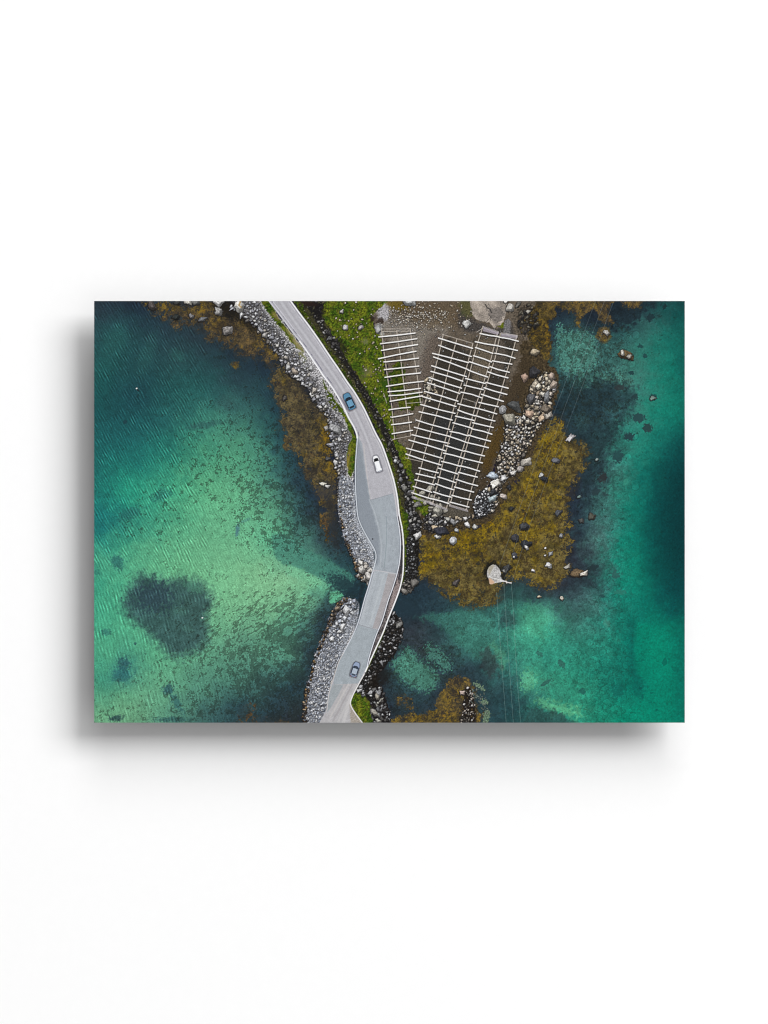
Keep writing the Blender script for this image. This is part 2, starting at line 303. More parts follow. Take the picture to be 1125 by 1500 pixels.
# stones seen through the water on the right
d1, d2, cid = worley(X+(N4-.5)*3, Y+(N9-.5)*3, 6.5, 3)
rb = sstep(800, 880, X)*sstep(.14, .3, base_l)*sstep(1010, 960, X+.25*(700-Y)*sstep(760, 600, Y)*0)*(1-.85*sstep(895, 940, X))
img *= (1+rb*(.13*(cid-.5)-.10*sstep(.18, .02, d2-d1)))[..., None]
d1, d2, cid = worley(X, Y, 15., 5)
pk = .5*sstep(.42, .3, d1)*(cid > .93)*sstep(840, 880, X)*sstep(965, 930, X)
img *= (1+.14*pk-.10*sstep(.08, .02, np.abs(d1-.4))*(cid > .93)*sstep(840, 880, X)*sstep(965, 930, X))[..., None]
calm = 1-.65*sstep(900, 945, X)
img *= (1+(.34*sstep(560, 600, X)*calm+.10*(1-sstep(560, 600, X)))*(PN-.5))[..., None]
img *= (1+.10*calm*(N2-.5)*2+.09*calm*(N9-.5)*2+.10*(N4-.5)*sstep(380, 520, X)*2)[..., None]
for b in [(949, 627, 7, 6, 30, (40, 62, 64), .9), (936, 612, 9, 7, 0, (38, 64, 68), .85), (922, 640, 7.5, 5.5, 0, (36, 58, 64), .9), (957, 582, 5, 4.5, 0, (26, 62, 64), .8), (938, 507, 3.5, 3, 0, (30, 62, 64), .8), (945, 521, 4, 3, 40, (32, 66, 68), .8),
          (925, 546, 4, 3, 0, (30, 58, 62), .85), (905, 668, 8, 9, 0, (36, 64, 68), .75), (883, 700, 6, 6.5, 0, (44, 48, 50), .9), (873, 721, 8, 4, -15, (40, 58, 62), .8), (886, 724, 4, 3, 0, (44, 66, 68), .6), (974, 449, 4, 3, -60, (24, 44, 48), .8),
          (953, 465, 6, 5, -50, (28, 46, 52), .8), (908, 568, 7, 4, 0, (48, 52, 54), .7), (930, 582, 5, 4, 0, (34, 52, 56), .7), (868, 832, 8, 4.5, -10, (34, 50, 54), .85), (902, 842, 6.5, 5.5, 0, (48, 86, 84), .7), (909, 867, 8, 4, 0, (48, 112, 100), .7),
          (882, 873, 3.5, 3, 0, (36, 70, 72), .8), (887, 804, 4.5, 5, 0, (58, 96, 92), .5), (917, 706, 4, 5.5, 20, (58, 150, 128), .5), (904, 783, 5, 6, 0, (50, 140, 120), .4), (937, 853, 5, 3.5, 20, (30, 140, 118), .5), (889, 913, 5.5, 5, 0, (80, 136, 120), .4),
          (974, 970, 5, 4, -30, (2, 92, 80), .6), (990, 980, 6, 4, 0, (2, 88, 76), .4), (938, 1008, 3, 2, 0, (0, 80, 74), .7), (941, 1021, 2, 4, 0, (0, 84, 76), .6), (955, 1015, 2.5, 1.5, 0, (0, 90, 80), .6), (962, 1040, 2, 1.5, 0, (0, 84, 76), .6), (953, 1029, 3, 1.2, 0, (0, 96, 84), .5),
          (940, 968, 8, 1.2, -10, (2, 98, 84), .5), (905, 1012, 9, 10, 0, (10, 94, 86), .45), (853, 1013, 5, 4, 0, (30, 84, 80), .6), (790, 957, 6, 3, 30, (48, 84, 80), .5), (823, 973, 7, 4, 45, (50, 84, 80), .6), (800, 1000, 8, 3, -30, (44, 78, 76), .6)]: blob(*b, noise=.45, hard=2.2)

# ------------------------------------------------------------------ seaweed -----------
def weed(p, gold, cover=.8, edge=14, warp=7, label=None, dark=(54, 49, 42), brown=(114, 96, 60), bright=(142, 112, 32), scale=None, alpha=.95):
    idp = part('seaweed_bed', label, stuff=True)
    p = smooth(p); w = pwin(p, 16); x, y = X[w], Y[w]
    d = sd_poly(p, x, y)+(N20[w]-.5)*2*warp+(N9[w]-.5)*warp
    cov = np.clip((4-d)/edge, 0, 1)*cover
    cl = .4*U7[w]+.6*U3[w]
    m = sstep(-.17, .15, cov-(.12+.76*(1-cl)))
    m = m*sstep(7, -5, d)*alpha
    t = .3*N2[w]+.7*PW[w]
    t = np.clip((t-.5)*1.9+.52, 0, 1)
    g = gold(x, y) if callable(gold) else np.full(x.shape, gold, F)
    g = np.clip(g+(PN[w]-.5)*1.6, 0, 1)[..., None]
    hi = C(brown)*(1-g)+C(bright)*g
    col = C(dark)*(1-t[..., None])+hi*C((242, 250, 245))*t[..., None]*1.08*(1-.2*sstep(.6, .9, _roll(U7)[w]))[..., None]
    ol = (.5*sstep(.5, .8, N20[w]))[..., None]; col = col*(1-ol)+col*C((190, 196, 180))*ol; ru = (.3*sstep(.62, .85, N9[w]))[..., None]; col = col*(1-ru)+col*C((270, 226, 190))*ru
    blk = sstep(.84, .95, U7[w]*.5+_roll(U4[w])*.5)[..., None]*.6
    col = col*(1-blk)+C((34, 38, 42))*blk
    under = sstep(4, -10, d)*alpha*min(cover, .85)
    blend(w, under*.6, C((54, 50, 44))*(.6+.8*N9[w])[..., None])
    blend(w, m, np.clip(col, 0, 1))
    lab[w] = np.where((d < -1) & ((m > .3) | (cov > .6)), idp, lab[w])
    return idp
def _roll(a): return np.roll(np.roll(a, 11, 0), 23, 1)
weed([(206, 438), (345, 436), (384, 466), (408, 502), (418, 530), (400, 548), (386, 536), (372, 530), (352, 528), (335, 515), (318, 505), (302, 498), (292, 488), (270, 482), (250, 484), (244, 470), (222, 466), (210, 452)],
     lambda x, y: sstep(470, 445, y)*.7, .82, 26, 9, 'thin brown seaweed along the shore at upper left', brown=(110, 88, 56), bright=(134, 104, 34))
weed([(339, 534), (345, 529), (350, 532), (349, 540), (342, 541)],   .2, .8, 6, 4, 'small round brown weed clump in the dark water', brown=(130, 96, 44))
weed([(392, 552), (412, 528), (440, 552), (470, 590), (488, 612), (492, 650), (494, 668), (502, 692), (498, 716), (500, 745), (490, 768), (470, 770), (466, 740), (454, 715), (442, 698), (436, 680), (426, 664), (414, 650), (408, 620), (403, 590)],
     lambda x, y: sstep(455, 485, x)*.8*sstep(610, 640, y)*sstep(720, 690, y), .92, 20, 9, 'brown seaweed belt below the rubble bank left of the road', brown=(108, 92, 62), bright=(134, 102, 24))
weed([(466, 756), (486, 750), (490, 790), (480, 800), (470, 788)], .1, .36, 9, 4, 'sparse orange weed in the dark water beside the rubble bank', brown=(112, 80, 44))
weed([(344, 1052), (352, 1030), (372, 1028), (384, 1048), (420, 1050), (432, 1064), (350, 1066)], .1, .36, 10, 5, 'sparse orange weed at the bottom edge left of the bank', brown=(112, 80, 46))
weed([(606, 790), (614, 768), (660, 766), (700, 756), (716, 732), (736, 706), (756, 682), (774, 650), (790, 622), (812, 604), (830, 618), (842, 640), (862, 648), (870, 668), (856, 690), (848, 712), (838, 738), (842, 780), (836, 812), (840, 838), (824, 858), (800, 872), (776, 860), (752, 852), (742, 862), (734, 882), (706, 894), (676, 890), (644, 872), (622, 856), (604, 858), (607, 830)],
     lambda x, y: .16+.6*sstep(760, 720, x)*sstep(830, 770, y)+.25*sstep(835, 760, y)*sstep(740, 780, x)-.25*sstep(790, 830, x), 1.0, 24, 7, 'wide golden brown seaweed bed covering the shoal right of the road', brown=(122, 104, 58), bright=(146, 116, 20), dark=(64, 54, 32))
weed([(760, 436), (812, 436), (816, 462), (806, 474), (808, 492), (810, 512), (800, 532), (776, 524), (764, 505), (766, 470)], .35, 1.0, 12, 5, 'brown seaweed strip beside the grey slab at the top edge', brown=(106, 86, 46), bright=(134, 102, 28), dark=(44, 39, 30))
weed([(806, 436), (904, 436), (892, 452), (898, 470), (886, 476), (870, 458), (856, 462), (850, 480), (842, 474), (838, 456), (820, 456)], .25, .85, 11, 5, 'ragged brown seaweed at the top edge right of the shore', brown=(112, 88, 50))
weed([(906, 436), (942, 436), (940, 448), (926, 456), (912, 450)], .2, .6, 9, 4, 'thin brown seaweed at the top edge near the right corner', brown=(112, 88, 50))
weed([(876, 484), (886, 478), (894, 486), (892, 498), (882, 502), (874, 494)], .35, 1., 5, 2, 'small seaweed covered rock in the upper right water', brown=(112, 88, 50))
weed([(566, 1066), (582, 1050), (606, 1042), (632, 1038), (640, 1020), (652, 1000), (664, 990), (682, 992), (694, 1010), (700, 1066)], lambda x, y: .3+.4*sstep(1040, 1055, y), .95, 12, 5, 'golden brown seaweed at the bottom edge right of the road', brown=(116, 94, 52), bright=(150, 116, 38))
weed([(578, 1016), (600, 1018), (612, 1036), (590, 1040), (578, 1030)], .2, .5, 9, 4, 'few scraps of brown weed near the bottom bank', brown=(112, 88, 50))
# dark wet shadowy gaps along the shore
for b in [(440, 560, 40, 9, 55, (46, 42, 38), .55), (505, 857, 26, 12, 25, (30, 50, 58), .8), (590, 890, 26, 12, 20, (34, 52, 62), .8), (470, 1000, 9, 60, 15, (40, 52, 58), .3), (478, 720, 16, 12, 0, (56, 56, 60), .7), (488, 765, 8, 40, -8, (44, 46, 48), .6), (336, 452, 26, 14, 30, (24, 22, 20), .8), (362, 470, 20, 8, 50, (26, 24, 20), .7), (330, 480, 18, 9, 0, (50, 42, 32), .5)]: blob(*b, noise=.5)

# ------------------------------------------------------------------ land --------------
MUD = part('shore_ground', 'bare grey brown ground under the drying racks')
def mudcol(w):
    n = N20[w]; g = (N2[w]-.5)*.35+(N4[w]-.5)*.3
    c = C((104, 95, 84))*(1-n[..., None])+C((86, 76, 64))*n[..., None]
    return np.clip(c*(1+g)[..., None], 0, 1)
fill([(545, 432), (768, 432), (772, 470), (776, 520), (772, 560), (748, 590), (742, 640), (722, 690), (712, 725), (690, 758), (640, 762), (614, 772), (604, 740), (598, 700), (580, 640), (570, 560), (556, 500), (546, 465)], mudcol, 2, 5, None, 1, MUD)
fill([(430, 432), (480, 432), (500, 490), (530, 540), (556, 590), (580, 640), (606, 700), (614, 760), (606, 780), (590, 780), (584, 740), (566, 670), (540, 606), (500, 548), (466, 500)], lambda w: C((58, 56, 36))*(.55+.9*N4[w])[..., None], 2, 3, None, 1, MUD)
fill([(764, 500), (786, 510), (800, 530), (816, 545), (818, 575), (808, 605), (800, 622), (790, 640), (778, 670), (766, 690), (748, 712), (736, 738), (720, 762), (690, 772), (650, 782), (618, 786), (600, 776), (620, 752), (700, 740), (740, 640), (762, 560)], lambda w: C((66, 56, 40))*(.5+1.*N4[w])[..., None], 2, 4, None, 1, MUD)
def dirt(p, col, warp=5, soft=5, alpha=.9, jit=.3): fill(p, col, soft, warp, None, alpha, None, True, jit)
dirt([(560, 462), (606, 470), (650, 462), (660, 480), (640, 505), (625, 540), (620, 575), (600, 520), (570, 500)], (126, 120, 112), 6, 8, .8)
dirt([(625, 500), (645, 490), (640, 540), (625, 590), (612, 590), (612, 560)], (92, 82, 74), 5, 6, .8)
dirt([(600, 441), (690, 441), (690, 470), (640, 480), (600, 465)], (92, 78, 60), 7, 8, .7)
dirt([(650, 500), (690, 515), (700, 495), (752, 500), (735, 580), (715, 650), (690, 745), (640, 735), (604, 722), (600, 665), (625, 590)], (52, 48, 42), 5, 6, .9)
dirt([(640, 610), (690, 610), (700, 650), (660, 735), (630, 725), (640, 660)], (46, 48, 50), 5, 7, .75)
dirt([(605, 735), (645, 742), (690, 752), (684, 764), (650, 758), (630, 752)], (84, 80, 72), 3, 3, .8)
dirt([(748, 560), (770, 520), (778, 545), (765, 580), (740, 640), (715, 705), (700, 735), (690, 745), (705, 690), (722, 640), (730, 600)], (62, 52, 38), 5, 5, .9)
dirt([(716, 640), (738, 620), (735, 650), (722, 675), (712, 690), (705, 680)], (82, 62, 22), 6, 5, .6)
dirt([(672, 455), (700, 470), (728, 482), (740, 470), (752, 480), (752, 500), (735, 495), (700, 488), (676, 482)], (66, 62, 60), 4, 4, .9)
dirt([(556, 432), (566, 434), (572, 455), (566, 470), (552, 465)], (168, 166, 170), 4, 5, .9)
dirt([(548, 478), (560, 474), (562, 490), (552, 492)], (164, 164, 162), 4, 3, .85)
dirt([(696, 505), (714, 495), (726, 505), (716, 545), (700, 560), (690, 545)], (102, 92, 78), 5, 3, .85)
dirt([(722, 492), (738, 500), (742, 520), (735, 545), (722, 540)], (88, 80, 72), 4, 3, .8)
dirt([(565, 434), (590, 434), (600, 450), (585, 456), (570, 450)], (100, 84, 24), 5, 4, .8)
dirt([(672, 440), (690, 440), (692, 462), (680, 464)], (78, 82, 44), 5, 4, .6)

GRASS = {}
def grass(p, label, bright=.5, warp=3, dark=0., soft=1.5):
    idp = part('grass_patch', label, stuff=True)
    def col(w):
        n = np.clip((N20[w]-.5)*2.2+.5, 0, 1)[..., None]; k = np.clip((N4[w]-.5)*2.4+.5, 0, 1)[..., None]
        c = (C((56, 80, 16))*(1-n)+C((98, 106, 24))*n)*(.68+.42*k)*(1-dark)
        y_ = sstep(.62, .75, N9[w])[..., None]; c = c*(1-y_*.45)+C((112, 104, 40))*y_*.45
        return np.clip(c*(1+.25*(N2[w]-.5)*2)[..., None]*(.8+.4*bright), 0, 1)
    fill(p, col, soft, warp, None, 1, idp); return idp
grass([(462, 432), (562, 432), (560, 448), (545, 462), (548, 478), (556, 490), (560, 512), (564, 540), (568, 566), (572, 590), (578, 622), (580, 644), (596, 660), (604, 690), (608, 712), (612, 728), (598, 724), (590, 700), (578, 672), (570, 648), (556, 622), (546, 600), (532, 572), (520, 548), (505, 524), (492, 500), (478, 474), (466, 452)], 'broad green grass slope between the road and the racks', .62)
grass([(572, 560), (580, 530), (592, 538), (594, 575), (612, 572), (616, 590), (600, 600), (586, 596)], 'green grass growing under the small drying rack', .3, 5, .1)
grass([(606, 716), (618, 730), (634, 746), (640, 754), (626, 758), (612, 746), (600, 735)], 'bright green tuft below the corner of the large racks', .7, 3)
grass([(728, 478), (738, 472), (737, 480)], 'tiny green tuft beside the grey slab', .8, 1)
for _ in range(150):
    x, y = rng.uniform(490, 575), rng.uniform(442, 640)
    if sd_poly(np.array([(480, 441), (560, 441), (548, 478), (566, 560), (580, 644), (560, 620), (520, 540), (490, 490)]), np.array([[x]]), np.array([[y]]))[0, 0] < 0:
        stone(x, y, rng.uniform(.5, 1.3), 1.3, None, WARM[rng.integers(7)], shadow=.45)
for b in [(558, 470, 5, 4, 0, (40, 30, 24), .8), (545, 467, 4, 3, 0, (44, 34, 26), .8), (538, 545, 8, 6, 0, (128, 120, 92), .5), (526, 558, 8, 6, 0, (112, 106, 72), .4), (535, 500, 5, 4, 0, (140, 136, 110), .5), (565, 560, 5, 10, 0, (44, 74, 14), .7), (590, 700, 6, 8, 0, (64, 74, 22), .5), (503, 480, 8, 6, 20, (86, 100, 20), .5)]: blob(*b, noise=.7)
# gravel and white pebbles on the ground above the racks
for _ in range(420):
    x, y = rng.normal(612, 34), rng.normal(463, 11)
    if 570 < x < 690 and y < 492: stone(x, y, rng.uniform(.35, 1.05), 1.2, None, (WARM+[(226, 220, 208)])[rng.integers(8)], shadow=.25)
for _ in range(380):
    x, y = rng.uniform(560, 750), rng.uniform(470, 750)
    w = win(x, y, x, y)
    if lab[w].size and lab[w][0, 0] == MUD: stone(x, y, rng.uniform(.35, .8), 1.2, None, (150+rng.integers(-40, 40),)*3, shadow=.3)

# verge and rubble left of the road
VERGE = part('gravel_verge', 'grey gravel verge along the left road edge', stuff=True)
def grav(c0, c1):
    def f(w):
        n = N9[w][..., None]; return np.clip((C(c0)*(1-n)+C(c1)*n)*(1+.55*(N2[w]-.5)*2+.06*GR[w])[..., None], 0, 1)
    return f
fill([(370, 432), (390, 432), (404, 456), (428, 488), (458, 527), (486, 568), (504, 600), (516, 628), (520, 660), (518, 700), (520, 740), (526, 768), (536, 786), (546, 802), (548, 832), (542, 852), (530, 846), (520, 812), (508, 780), (500, 740), (506, 700), (494, 655), (484, 615), (468, 585), (448, 555), (424, 522), (400, 488), (380, 458)], grav((176, 174, 176), (148, 146, 148)), 1.5, 2, None, 1, VERGE)
grass([(378, 432), (393, 432), (404, 458), (424, 487), (440, 507), (444, 516), (430, 505), (412, 482), (398, 466), (386, 448)], 'narrow worn grass verge at the top left of the road', .45, 2)
blob(436, 505, 3, 12, -38, (160, 146, 116), .7); blob(424, 488, 2.5, 8, -40, (150, 140, 100), .6); blob(404, 463, 3, 8, -40, (150, 128, 96), .5)
for b in [(440, 520, 4, 5, 0, (104, 104, 52), .6), (446, 527, 3, 4, 0, (96, 104, 40), .6), (452, 540, 3, 3, 0, (120, 118, 70), .5)]: blob(*b, noise=.8)
grass([(473, 556), (480, 570), (499, 597), (506, 612), (498, 606), (487, 598), (478, 580)], 'green verge strip beside the blue car', .45, 2)
grass([(500, 600), (510, 614), (518, 632), (514, 640), (508, 622)], 'short green verge strip above the lay by', .7, 1.5)
LAYG = grass([(515, 636), (522, 640), (521, 660), (520, 680), (517, 692), (513, 699), (509, 688), (507, 676), (509, 658)], 'yellow green grass wedge beside the lay by', .62, 1.5)
blob(510, 672, 2.5, 16, 10, (150, 126, 66), .7)
rub = part('rubble_bank', 'grey stone rubble bank along the upper left road edge', stuff=True)
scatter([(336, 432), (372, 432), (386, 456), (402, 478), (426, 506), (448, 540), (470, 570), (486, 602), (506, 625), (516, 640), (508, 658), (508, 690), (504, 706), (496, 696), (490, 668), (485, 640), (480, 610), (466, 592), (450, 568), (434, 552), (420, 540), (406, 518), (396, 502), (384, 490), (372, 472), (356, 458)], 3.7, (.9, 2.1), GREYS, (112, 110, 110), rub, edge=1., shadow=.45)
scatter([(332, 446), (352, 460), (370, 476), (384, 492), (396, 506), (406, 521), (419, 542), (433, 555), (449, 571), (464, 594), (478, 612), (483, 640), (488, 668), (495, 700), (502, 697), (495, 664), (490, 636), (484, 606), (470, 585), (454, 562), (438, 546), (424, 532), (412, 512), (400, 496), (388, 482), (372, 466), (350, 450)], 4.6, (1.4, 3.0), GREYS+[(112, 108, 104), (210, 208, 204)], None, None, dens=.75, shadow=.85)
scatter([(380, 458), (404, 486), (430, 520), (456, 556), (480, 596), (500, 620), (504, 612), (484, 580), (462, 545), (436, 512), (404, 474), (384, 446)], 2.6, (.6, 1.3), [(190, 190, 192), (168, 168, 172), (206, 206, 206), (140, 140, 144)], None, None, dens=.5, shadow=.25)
rub2 = part('rubble_bank', 'pale crushed stone bank beside the lay by', stuff=True)
scatter([(498, 700), (510, 700), (519, 712), (519, 740), (522, 762), (532, 784), (544, 802), (547, 828), (540, 848), (526, 838), (519, 818), (508, 800), (500, 772), (495, 740)], 2.5, (.6, 1.5), BRIGHT, (172, 176, 184), rub2, shadow=.24)
fill([(519, 712), (521, 740), (527, 768), (538, 788), (547, 803), (548, 822), (542, 816), (532, 794), (522, 776), (517, 745)], grav((176, 180, 186), (140, 144, 152)), 2, 2, None, .75)
scatter([(526, 824), (536, 822), (543, 846), (536, 852), (524, 842)], 5, (2.4, 4.2), [(214, 208, 198), (196, 190, 182), (226, 222, 216)], None, None)
rub3 = part('rubble_bank', 'broad pale stone slope left of the road at the bottom', stuff=True)
scatter([(511, 876), (520, 880), (526, 884), (524, 905), (516, 930), (504, 955), (492, 985), (484, 1008), (481, 1030), (466, 1066), (446, 1066), (446, 1040), (450, 1005), (456, 985), (462, 960), (470, 938), (482, 910), (490, 890), (502, 878)], 2.6, (.6, 1.6), BRIGHT, (168, 172, 181), rub3, shadow=.24)
scatter([(496, 884), (512, 878), (524, 886), (520, 910), (500, 925), (486, 920), (484, 908)], 5, (1.8, 3.3), BRIGHT, None, None, dens=.6, shadow=.55)
scatter([(513, 874), (503, 878), (490, 888), (482, 910), (470, 936), (461, 963), (454, 990), (448, 1012), (444, 1040), (444, 1062), (449, 1062), (452, 1016), (460, 984), (468, 958), (480, 930), (494, 898)], 2.8, (.6, 1.6), [(140, 116, 82), (100, 84, 64), (176, 156, 128), (120, 112, 104), (70, 60, 50), (60, 54, 48)], None, None, dens=.7)
scatter([(493, 700), (496, 740), (502, 778), (510, 806), (519, 822), (524, 842), (538, 853), (537, 848), (527, 836), (521, 818), (512, 800), (504, 776), (498, 740)], 2.6, (.6, 1.4), [(140, 116, 82), (100, 84, 64), (180, 158, 128), (110, 104, 98), (60, 54, 48)], None, None, dens=.55)
fill([(520, 918), (516, 934), (504, 958), (492, 986), (486, 1010), (482, 1024), (484, 1004), (494, 976), (506, 948), (514, 926)], grav((182, 176, 172), (160, 154, 150)), 1.6, 2, None, .85)
fill([(524, 895), (523, 915), (512, 938), (500, 962), (496, 960), (506, 930), (514, 900)], grav((162, 166, 172), (128, 132, 140)), 4, 3, None, .6)
# dark wall and ditch right of the road
grass([(430, 436), (438, 436), (452, 466), (474, 498), (500, 536), (520, 566), (536, 592), (552, 622), (566, 652), (578, 690), (586, 730), (592, 752), (584, 752), (576, 705), (564, 660), (552, 630), (536, 598), (512, 562), (480, 516), (452, 474), (436, 450)], 'dark grass strip along the right road edge', .45, 2, .12)
scatter([(436, 444), (452, 474), (480, 516), (512, 560), (536, 596), (556, 634), (572, 690), (582, 740), (578, 690), (560, 634), (540, 596), (518, 560), (488, 516), (458, 474), (444, 448)], 4., (.6, 1.4), [(146, 142, 120), (110, 108, 84), (80, 78, 52)], None, None, dens=.4, shadow=.4)
rub4 = part('stone_wall', 'dark tumbled stone row between the road and the grass', stuff=True)
scatter([(438, 432), (474, 432), (472, 452), (472, 470), (482, 486), (494, 502), (503, 518), (513, 536), (526, 554), (537, 572), (548, 594), (562, 618), (574, 644), (586, 672), (598, 702), (604, 730), (606, 752), (595, 752), (594, 724), (586, 694), (574, 664), (562, 638), (550, 612), (537, 588), (523, 564), (508, 540), (494, 517), (479, 494), (466, 474), (452, 452)], 3.5, (.7, 1.9), [(52, 48, 46), (70, 66, 62), (40, 38, 36), (96, 94, 92), (132, 130, 128), (62, 58, 48), (120, 118, 114), (84, 82, 60)], (34, 32, 28), rub4, warp=2)
scatter([(580, 664), (592, 690), (602, 712), (610, 740), (606, 764), (598, 760), (592, 730), (584, 700)], 5.5, (1.4, 3.0), DARK+[(150, 150, 146)], None, None, dens=.7)
scatter([(474, 486), (488, 490), (500, 512), (492, 512), (480, 498)], 5, (1.5, 2.6), DARK, None, None, dens=.8)
blob(502, 508, 5, 13, -35, (26, 24, 22), .6); blob(466, 455, 9, 10, -30, (22, 20, 22), .7); blob(452, 444, 12, 4, 10, (44, 30, 24), .7)
grass([(586, 752), (594, 750), (602, 758), (604, 770), (598, 782), (596, 810), (594, 840), (590, 858), (586, 862), (590, 835), (592, 800), (589, 774)], 'bright narrow grass strip right of the bridge approach', .55, 1.5)
rub5 = part('rubble_bank', 'grey rubble strip between the grass and the seaweed shoal', stuff=True)
scatter([(600, 780), (608, 772), (613, 790), (612, 820), (610, 842), (607, 858), (596, 866), (586, 866), (592, 854), (596, 830), (597, 800)], 3.4, (.8, 1.9), [(150, 152, 154), (110, 112, 114), (190, 192, 194), (80, 80, 80), (60, 58, 54)], (36, 34, 30), rub5)
blob(611, 810, 2.5, 40, 0, (20, 18, 16), .7)
scatter([(592, 852), (606, 850), (606, 858), (598, 866), (588, 866)], 4, (1.6, 2.8), [(150, 146, 140), (170, 166, 158), (120, 116, 110)], None, None)
scatter([(600, 752), (612, 752), (618, 768), (612, 782), (602, 776)], 4.5, (1.4, 2.8), DARK+[(170, 168, 164)], (34, 32, 30), rub5)
rub6 = part('rubble_bank', 'dark wet rubble bank right of the bridge at the bottom', stuff=True)
scatter([(572, 896), (580, 900), (590, 912), (590, 928), (584, 944), (578, 958), (568, 970), (556, 985), (550, 998), (560, 1010), (567, 1030), (571, 1048), (572, 1066), (544, 1066), (545, 1048), (540, 1026), (526, 1016), (522, 1006), (534, 984), (542, 966), (552, 946), (562, 922)], 3.3, (.7, 2.0), [(120, 120, 122), (158, 158, 160), (84, 82, 82), (60, 56, 52), (190, 190, 192), (48, 42, 36), (44, 40, 38)], (26, 24, 22), rub6, warp=2)
blob(560, 990, 14, 12, 0, (24, 20, 18), .6); blob(548, 1000, 8, 10, 20, (26, 20, 14), .6)
grass([(564, 918), (562, 930), (552, 952), (542, 974), (536, 985), (540, 970), (550, 945)], 'thin grass tongue beside the bridge rail', .4, 1.5)
grass([(516, 1018), (528, 1016), (540, 1026), (544, 1045), (544, 1066), (532, 1066), (519, 1044), (512, 1032)], 'rounded bright grass mound at the bottom of the road', .68, 2)
scatter([(527, 1005), (540, 1008), (548, 1022), (540, 1026), (528, 1014)], 5, (1.6, 3.), [(170, 170, 172), (140, 138, 136), (206, 206, 206)], None, None, dens=.7)
scatter([(550, 1014), (562, 1020), (568, 1050), (556, 1058), (548, 1040)], 5, (1.6, 3.2), [(150, 150, 152), (170, 168, 160), (110, 110, 112), (84, 82, 80)], None, None, dens=.7)
# shore stones at right
rub7 = part('stone_beach', 'pale boulder beach curving round the racks', stuff=True)
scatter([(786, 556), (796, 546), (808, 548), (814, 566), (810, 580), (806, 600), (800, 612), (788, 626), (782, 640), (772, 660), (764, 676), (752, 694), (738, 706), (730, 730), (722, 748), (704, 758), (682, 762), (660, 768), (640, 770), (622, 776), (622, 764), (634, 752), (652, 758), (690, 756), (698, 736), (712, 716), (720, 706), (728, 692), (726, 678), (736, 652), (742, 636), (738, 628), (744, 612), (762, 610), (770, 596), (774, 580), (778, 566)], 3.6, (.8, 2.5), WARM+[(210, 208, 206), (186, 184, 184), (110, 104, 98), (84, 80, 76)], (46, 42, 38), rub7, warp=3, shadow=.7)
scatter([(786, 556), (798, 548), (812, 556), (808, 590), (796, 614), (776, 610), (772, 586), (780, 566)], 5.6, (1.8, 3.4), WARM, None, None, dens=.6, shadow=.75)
scatter([(744, 620), (760, 612), (770, 640), (760, 670), (740, 690), (728, 700), (736, 670)], 3.6, (1.0, 2.2), WARM+[(236, 234, 232), (206, 204, 204)], None, None, dens=.8)
scatter([(700, 722), (716, 722), (722, 742), (706, 756), (694, 752)], 2.6, (.8, 1.6), [(236, 236, 238), (200, 202, 206), (160, 164, 170), (90, 90, 94)], (40, 40, 42), None)
scatter([(628, 752), (650, 756), (652, 772), (630, 778), (622, 768)], 3.6, (1., 2.4), [(216, 208, 190), (190, 188, 186), (150, 150, 152), (70, 68, 70)], (36, 34, 36), None, warp=2)
blob(772, 468, 15, 20, 10, (40, 36, 30), .6, .9)
scatter([(768, 446), (786, 452), (788, 474), (774, 490), (758, 486), (756, 470)], 4.6, (.9, 2.2), [(72, 70, 66), (100, 96, 84), (50, 50, 48), (84, 70, 34), (130, 124, 110), (42, 42, 44)], None, None, dens=.75, shadow=.6)
scatter([(682, 1010), (690, 1010), (696, 1040), (694, 1066), (676, 1066), (678, 1040)], 3.4, (.7, 1.8), [(170, 160, 150), (110, 104, 96), (80, 66, 40), (190, 186, 182), (60, 56, 50)], (38, 32, 24), None, dens=.8)
for p_ in [[(692, 1000), (700, 1000), (710, 1010), (708, 1012), (698, 1006)], [(705, 1026), (712, 1024), (714, 1030), (708, 1033)], [(709, 1044), (714, 1040), (718, 1046), (714, 1060), (708, 1062)]]: fill(p_, (118, 138, 108), .9, 3, N4, .7, jit=.5)
for _ in range(60):
    a = rng.uniform(0, 1); stone(692+a*22+rng.normal(0, 2), 1008+a*34+rng.normal(0, 9), rng.uniform(.4, 1.), 1.8, 50, (110, 120, 112), shadow=0)
scatter([(624, 556), (634, 552), (640, 570), (634, 584), (622, 588)], 4, (1., 2.4), WARM, (60, 56, 50), None, dens=.8, warp=2)
scatter([(618, 724), (636, 712), (648, 730), (652, 752), (640, 756), (626, 742)], 6, (2., 3.6), [(150, 146, 136), (176, 172, 160), (120, 116, 108)], None, None, dens=.75)
# the flat slab at the top
SLAB = part('rock_slab', 'flat pinkish grey rock slab at the top edge')
fill([(691, 432), (737, 432), (741, 452), (740, 466), (734, 476), (724, 479), (714, 472), (702, 470), (694, 462)], lambda w: C((158, 148, 138))*(1+.28*(N20[w]-.5)*2+.16*(N2[w]-.5)*2)[..., None], .8, 2.5, None, 1, SLAB)
fill([(714, 446), (722, 452), (732, 450), (738, 462), (730, 472), (718, 466)], (108, 102, 98), 2, 4, N4, .75, jit=.25)
stroke([(711, 446), (714, 451), (718, 453), (720, 458)], 1.6, (52, 50, 50), .85); stroke([(716, 460), (720, 466)], 1.2, (60, 56, 54), .7); stroke([(711, 472), (722, 462), (730, 466)], .9, (90, 84, 80), .6)
fill([(740, 470), (748, 470), (746, 490), (738, 486)], (120, 118, 120), 1.5, 2, N4, .8, jit=.3)

